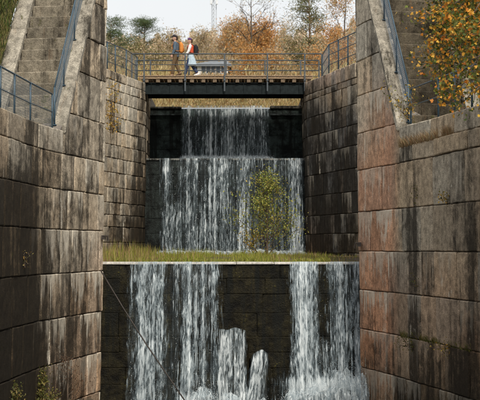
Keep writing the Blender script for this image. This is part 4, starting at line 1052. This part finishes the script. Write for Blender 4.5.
# ------------------------------------------------------------------ the two walkers
def remeshed(name, parts, mat, parent, voxel=.012, smooth=3):
    """union of lofted limbs -> one continuous skin"""
    m = MB()
    for path, radii in parts: loft(m, path, radii)
    me = bpy.data.meshes.new(name); me.from_pydata(m.v, [], m.f); me.update(); o = bpy.data.objects.new(name, me); scene.collection.objects.link(o)
    md = o.modifiers.new('r', 'REMESH'); md.mode = 'VOXEL'; md.voxel_size = voxel
    sm = o.modifiers.new('s', 'SMOOTH'); sm.iterations = smooth; sm.factor = .5
    dg = bpy.context.evaluated_depsgraph_get(); ev = o.evaluated_get(dg); nm = bpy.data.meshes.new_from_object(ev)
    bpy.data.objects.remove(o); bpy.data.meshes.remove(me); nm.name = name; nm.materials.clear(); nm.materials.append(mat)
    nm.polygons.foreach_set('use_smooth', [True] * len(nm.polygons))
    return link(name, nm, parent)
def loft(m, path, radii, n=12):
    """elliptical rings (rx along body width axis Y, rz along X) swept along path"""
    pts = [Vector(p) for p in path]; V = []; Fc = []; k = len(pts)
    for i, p in enumerate(pts):
        t = (pts[min(i + 1, k - 1)] - pts[max(i - 1, 0)]).normalized(); a = Vector((0, 1, 0)); a = (a - t * a.dot(t)).normalized() if abs(t.y) < .95 else Vector((1, 0, 0)); b = t.cross(a)
        ra, rb = radii[i] if hasattr(radii[i], '__len__') else (radii[i], radii[i])
        V += [p + a * ra * math.cos(6.28318 * j / n) + b * rb * math.sin(6.28318 * j / n) for j in range(n)]
    for i in range(k - 1):
        for j in range(n): Fc.append((i * n + j, i * n + (j + 1) % n, (i + 1) * n + (j + 1) % n, (i + 1) * n + j))
    Fc.append(tuple(range(n))[::-1]); Fc.append(tuple((k - 1) * n + j for j in range(n))); m.add(V, Fc)
def cloth(name, col, rough=.85): return mat_simple(name, col, rough, .25, 30, .25, .2)
SKIN = mat_simple('skin', (.50, .30, .22), .55, .08, 20, .05, .4)
def person(label, base, H, look, stride, armswing, hold=None):
    """faces -X; built at 1.75 m and scaled"""
    k = H / 1.75; B = Vector(base); P = lambda x, y, z: B + Vector((x, y, z)) * k; S = lambda r: tuple(q * k for q in r) if hasattr(r, '__len__') else r * k
    root = thing('person', label, 'person', base)
    hip, kn, ank = .90, .50, .09
    legs = []
    for sy, f in ((-1, stride), (1, -stride)):
        fx = -f; hipp = (0, sy * .085, hip); knee = (fx * .48 - .035, sy * .085, kn); lift = .10 if f < 0 else .0
        an = (fx * 1.0 + (.05 if f < 0 else 0), sy * .08, ank + lift); legs.append((hipp, knee, an, f))
    sk = []; tr = []; sh = []
    for hipp, knee, an, f in legs:
        A, K_, N = P(*hipp), P(*knee), P(*an)
        sk.append(([A, A.lerp(K_, .5), K_, K_.lerp(N, .35), N], [S(.075), S(.065), S(.05), S(.05), S(.035)]))
        tr.append(([A + Vector((0, 0, .05 * k)), A.lerp(K_, .5), K_, K_.lerp(N, .4), N.lerp(K_, .12)], [S((.105, .11)), S((.085, .09)), S((.068, .072)), S((.066, .070)), S((.062, .07))]))
        toe = N + Vector((-.17, 0, -.055 if f > 0 else -.085)) * k; heel = N + Vector((.06, 0, -.035 if f > 0 else -.01)) * k
        sh.append(([heel, N + Vector((-.01, 0, -.03)) * k, N.lerp(toe, .55) + Vector((0, 0, -.015)) * k, toe], [S((.035, .04)), S((.042, .058)), S((.046, .04)), S((.034, .026))]))
        sk.append(([N, N.lerp(toe, .5), toe], [S(.035), S((.035, .025)), S((.03, .02))]))
    torso = [P(0, 0, .84), P(0, 0, .95), P(.0, 0, 1.08), P(-.005, 0, 1.22), P(-.01, 0, 1.36), P(-.015, 0, 1.44), P(-.02, 0, 1.49)]
    tr_ = [(.15, .105), (.165, .115), (.155, .105), (.175, .115), (.19, .115), (.15, .09), (.06, .055)]
    sk.append((torso, [S(r) for r in tr_])); tr.append(([P(0, 0, .80), P(0, 0, .90), P(0, 0, 1.0)], [S((.13, .10)), S((.175, .125)), S((.165, .118))]))
    jk = [(torso, [S((a + .022, b + .028)) for a, b in tr_])]; sl_ = []; hands = []
    for sy, sw in ((-1, armswing), (1, -armswing)):
        sho = P(-.01, sy * .185, 1.40); el = P(-.02 - sw * .55, sy * .235, 1.13); wr = P(-.10 - sw * 1.0, sy * .215, .90 + abs(sw) * .25)
        if hold and sy == -1: el = P(.03, sy * .24, 1.14); wr = P(-.16, sy * .17, 1.05)
        sk.append(([sho, sho.lerp(el, .5), el, el.lerp(wr, .4), wr], [S(.05), S(.045), S(.038), S(.037), S(.026)]))
        sl_.append(([sho + Vector((0, -sy * .05, .01)) * k, sho, sho.lerp(el, .5), el, el.lerp(wr, .45), wr.lerp(el, .06)], [S(.075), S(.076), S(.066), S(.058), S(.054), S(.044)]))
        d = (wr - el).normalized(); pm = wr + d * .07 * k
        sk.append(([wr, wr + d * .035 * k, pm, pm + d * .02 * k], [S((.022, .028)), S((.018, .04)), S((.016, .042)), S((.012, .036))]))
        up_ = Vector((0, 1, 0)).cross(d).normalized()
        for j, L in enumerate((.062, .075, .07, .055)):
            f0 = pm + up_ * (.030 - .020 * j) * k; c1 = f0 + (d + Vector((0, -sy * .25, 0))).normalized() * L * .55 * k; c2 = c1 + (d + Vector((0, -sy * .8, 0))).normalized() * L * .45 * k
            sk.append(([f0, c1, c2], [S(.0095), S(.0085), S(.007)]))
        th = wr + d * .02 * k + up_ * .03 * k; sk.append(([th, th + (d + up_).normalized() * .035 * k, th + (d * 1.6 + up_ * .6).normalized() * .062 * k], [S(.012), S(.0105), S(.008)]))
    hz = 1.60; hd = look.get('nod', .0)
    sk.append(([P(-.02, 0, 1.44), P(-.03, 0, 1.50), P(-.035, 0, 1.545)], [S(.056), S(.052), S(.052)]))
    sk.append(([P(-.055, 0, 1.515), P(-.055, 0, 1.545), P(-.045, 0, 1.59), P(-.035, 0, 1.645), P(-.03, 0, 1.70), P(-.03, 0, 1.735)], [S((.035, .04)), S((.055, .072)), S((.07, .092)), S((.075, .10)), S((.066, .085)), S((.035, .045))]))
    sk.append(([P(-.13, 0, 1.635), P(-.157, 0, 1.60), P(-.135, 0, 1.585)], [S(.010), S(.016), S(.012)]))
    for sy in (-1, 1): sk.append(([P(-.03, sy * .074, 1.645), P(-.025, sy * .082, 1.615), P(-.035, sy * .075, 1.585)], [S((.010, .02)), S((.012, .022)), S((.008, .014))]))
    body = remeshed('body', sk, SKIN, root, .0085, 2)
    EYE = look['eye']
    for sy in (-1, 1):
        m = MB(); m.tube([P(-.128, sy * .03, 1.632), P(-.138, sy * .03, 1.632)], [.011 * k, .007 * k], 8); m.build('eye', EYE, root)
    m = MB(); m.tube([P(-.137, -.022, 1.562), P(-.143, 0, 1.560), P(-.137, .022, 1.562)], .006 * k, 6); m.build('mouth', look['lip'], root)
    remeshed('trousers', tr, look['trousers'], root, .012, 3); [remeshed('shoe', [q], look['shoes'], root, .010, 2) for q in sh]
    if look.get('vest'):
        [remeshed('sleeve', [q], look['sleeve'], root, .012, 3) for q in sl_]
        remeshed('vest', [(torso[1:-1], [S((a + .030, b + .036)) for a, b in tr_[1:-1]])], look['jacket'], root, .012, 3)
    else: remeshed('jacket', jk + sl_, look['jacket'], root, .012, 3)
    if look.get('skirt'):
        remeshed('tunic', [([P(.0, 0, 1.06), P(.0, 0, .92), P(.02, 0, .74), P(.03, 0, .52)], [S((.185, .145)), S((.20, .16)), S((.20, .20)), S((.21, .25))])], look['skirt'], root, .012, 3)
    # hat
    hp = [P(-.045, 0, 1.665), P(-.035, 0, 1.70), P(-.03, 0, 1.74), P(-.025, 0, 1.765), P(-.02, 0, 1.772)]
    hat = remeshed('cap' if look.get('peak') else 'knit_hat', [(hp, [S((.085, .112)), S((.086, .112)), S((.074, .095)), S((.045, .06)), S((.01, .015))])] + ([([P(-.13, 0, 1.69), P(-.18, 0, 1.683), P(-.225, 0, 1.672)], [S((.07, .012)), S((.065, .010)), S((.04, .008))])] if look.get('peak') else []), look['hat'], root, .009, 2)
    remeshed('hair', [([P(.03, 0, 1.70), P(.045, 0, 1.645), P(.045, 0, 1.585), P(.035, 0, 1.545)], [S((.074, .05)), S((.078, .045)), S((.074, .038)), S((.05, .02))])], look['hair'], root, .010, 2)
    if look.get('beard'): remeshed('beard', [([P(-.118, 0, 1.575), P(-.125, 0, 1.545), P(-.105, 0, 1.505)], [S((.05, .022)), S((.052, .03)), S((.03, .02))]), ([P(-.135, 0, 1.578), P(-.150, 0, 1.574)], [S((.035, .012)), S((.02, .006))])], look['hair'], root, .008, 2)
    return root, P, S, k
def backpack(label, P, S, col, trim, size=1.0):
    root = thing('backpack', label, 'backpack', P(.16, 0, 1.05))
    remeshed('bag', [([P(.215, 0, 1.02), P(.225, 0, 1.06), P(.235, 0, 1.20), P(.225, 0, 1.36), P(.20, 0, 1.44), P(.19, 0, 1.46)], [S((.11 * size, .07 * size)), S((.145 * size, .095 * size)), S((.15 * size, .11 * size)), S((.14 * size, .095 * size)), S((.10 * size, .06)), S((.05, .03))])], col, root, .012, 3)
    remeshed('pocket', [([P(.315, 0, 1.06), P(.325, 0, 1.14), P(.315, 0, 1.22)], [S((.10, .03)), S((.11, .04)), S((.10, .025))])], trim, root, .012, 3)
    for sy in (-1, 1):
        m = MB(); m.tube([P(.14, sy * .10, 1.40), P(.04, sy * .115, 1.475), P(-.08, sy * .12, 1.43), P(-.155, sy * .13, 1.30), P(-.12, sy * .17, 1.16), P(.05, sy * .205, 1.07), P(.16, sy * .13, 1.08)], S(.017), 6); m.build('strap', trim, root, True)
    m = MB(); m.tube([P(.19, -.04, 1.45), P(.19, -.03, 1.49), P(.19, .03, 1.49), P(.19, .04, 1.45)], S(.009), 6); m.build('handle', trim, root, True)
    return root
DARK = mat_simple('eye_dark', (.015, .012, .01), .2, .1, 5); LIP = mat_simple('lip', (.40, .17, .14), .5, .1, 5)
yb = (BY0 + BY1) / 2 - .15; sp_ = F / yb
r1, P1, S1_, k1 = person('walker in dark cap and blue denim jacket with brown trousers on the bridge', (hx(175.5, sp_), yb, ZD + .004), 1.80, dict(eye=DARK, lip=LIP, jacket=cloth('denim', (.085, .115, .15)), trousers=cloth('brown_trousers', (.13, .085, .045)), shoes=cloth('brown_shoes', (.10, .065, .04)), hat=cloth('dark_cap', (.03, .025, .028)), hair=cloth('dark_hair', (.035, .022, .015)), peak=True, beard=True), .13, .03)
backpack('bright orange backpack worn by the walker in the dark cap', P1, S1_, cloth('orange_fabric', (.58, .22, .05)), cloth('orange_trim', (.36, .13, .03)), .92)
r2, P2, S2_, k2 = person('walker in purple knit hat, red vest and white sleeves with pale blue tunic', (hx(190.5, sp_), yb + .05, ZD + .004), 1.68, dict(eye=DARK, lip=LIP, vest=True, jacket=cloth('red_vest', (.58, .09, .04)), sleeve=cloth('white_sleeve', (.70, .70, .70)), skirt=cloth('pale_blue_tunic', (.42, .52, .60)), trousers=cloth('navy_trousers', (.03, .045, .10)), shoes=cloth('white_shoes', (.75, .75, .75)), hat=cloth('purple_hat', (.085, .045, .12)), hair=cloth('brown_hair', (.06, .035, .02))), .26, .13)
backpack('large black backpack with dark red pocket worn by the walker in the red vest', P2, S2_, cloth('black_fabric', (.02, .02, .022)), cloth('dark_red_trim', (.12, .03, .025)), 1.15)

# ------------------------------------------------------------------ families of like things
GROUPS = dict(lock_wall='stone lock walls', stone_staircase='stone stairs beside the lock', railing='steel railings on the lock walls', weir_wall='stacked weir walls',
              person='walkers on the footbridge', backpack='backpacks of the walkers', pine_tree='pines beyond the bridge', tree='autumn trees beyond the bridge',
              bush='bushes', shrub='low shrubs', wall_shrub='plants rooted in wall joints', boulder='boulders under the lowest fall', iron_hook='iron hooks on the piers')
for o in scene.objects:
    if o.parent is None and o.name.split('.')[0] in GROUPS and 'kind' not in o: o['group'] = GROUPS[o.name.split('.')[0]]
    if o.name.startswith('wire_mesh'): o['kind'] = 'stuff'
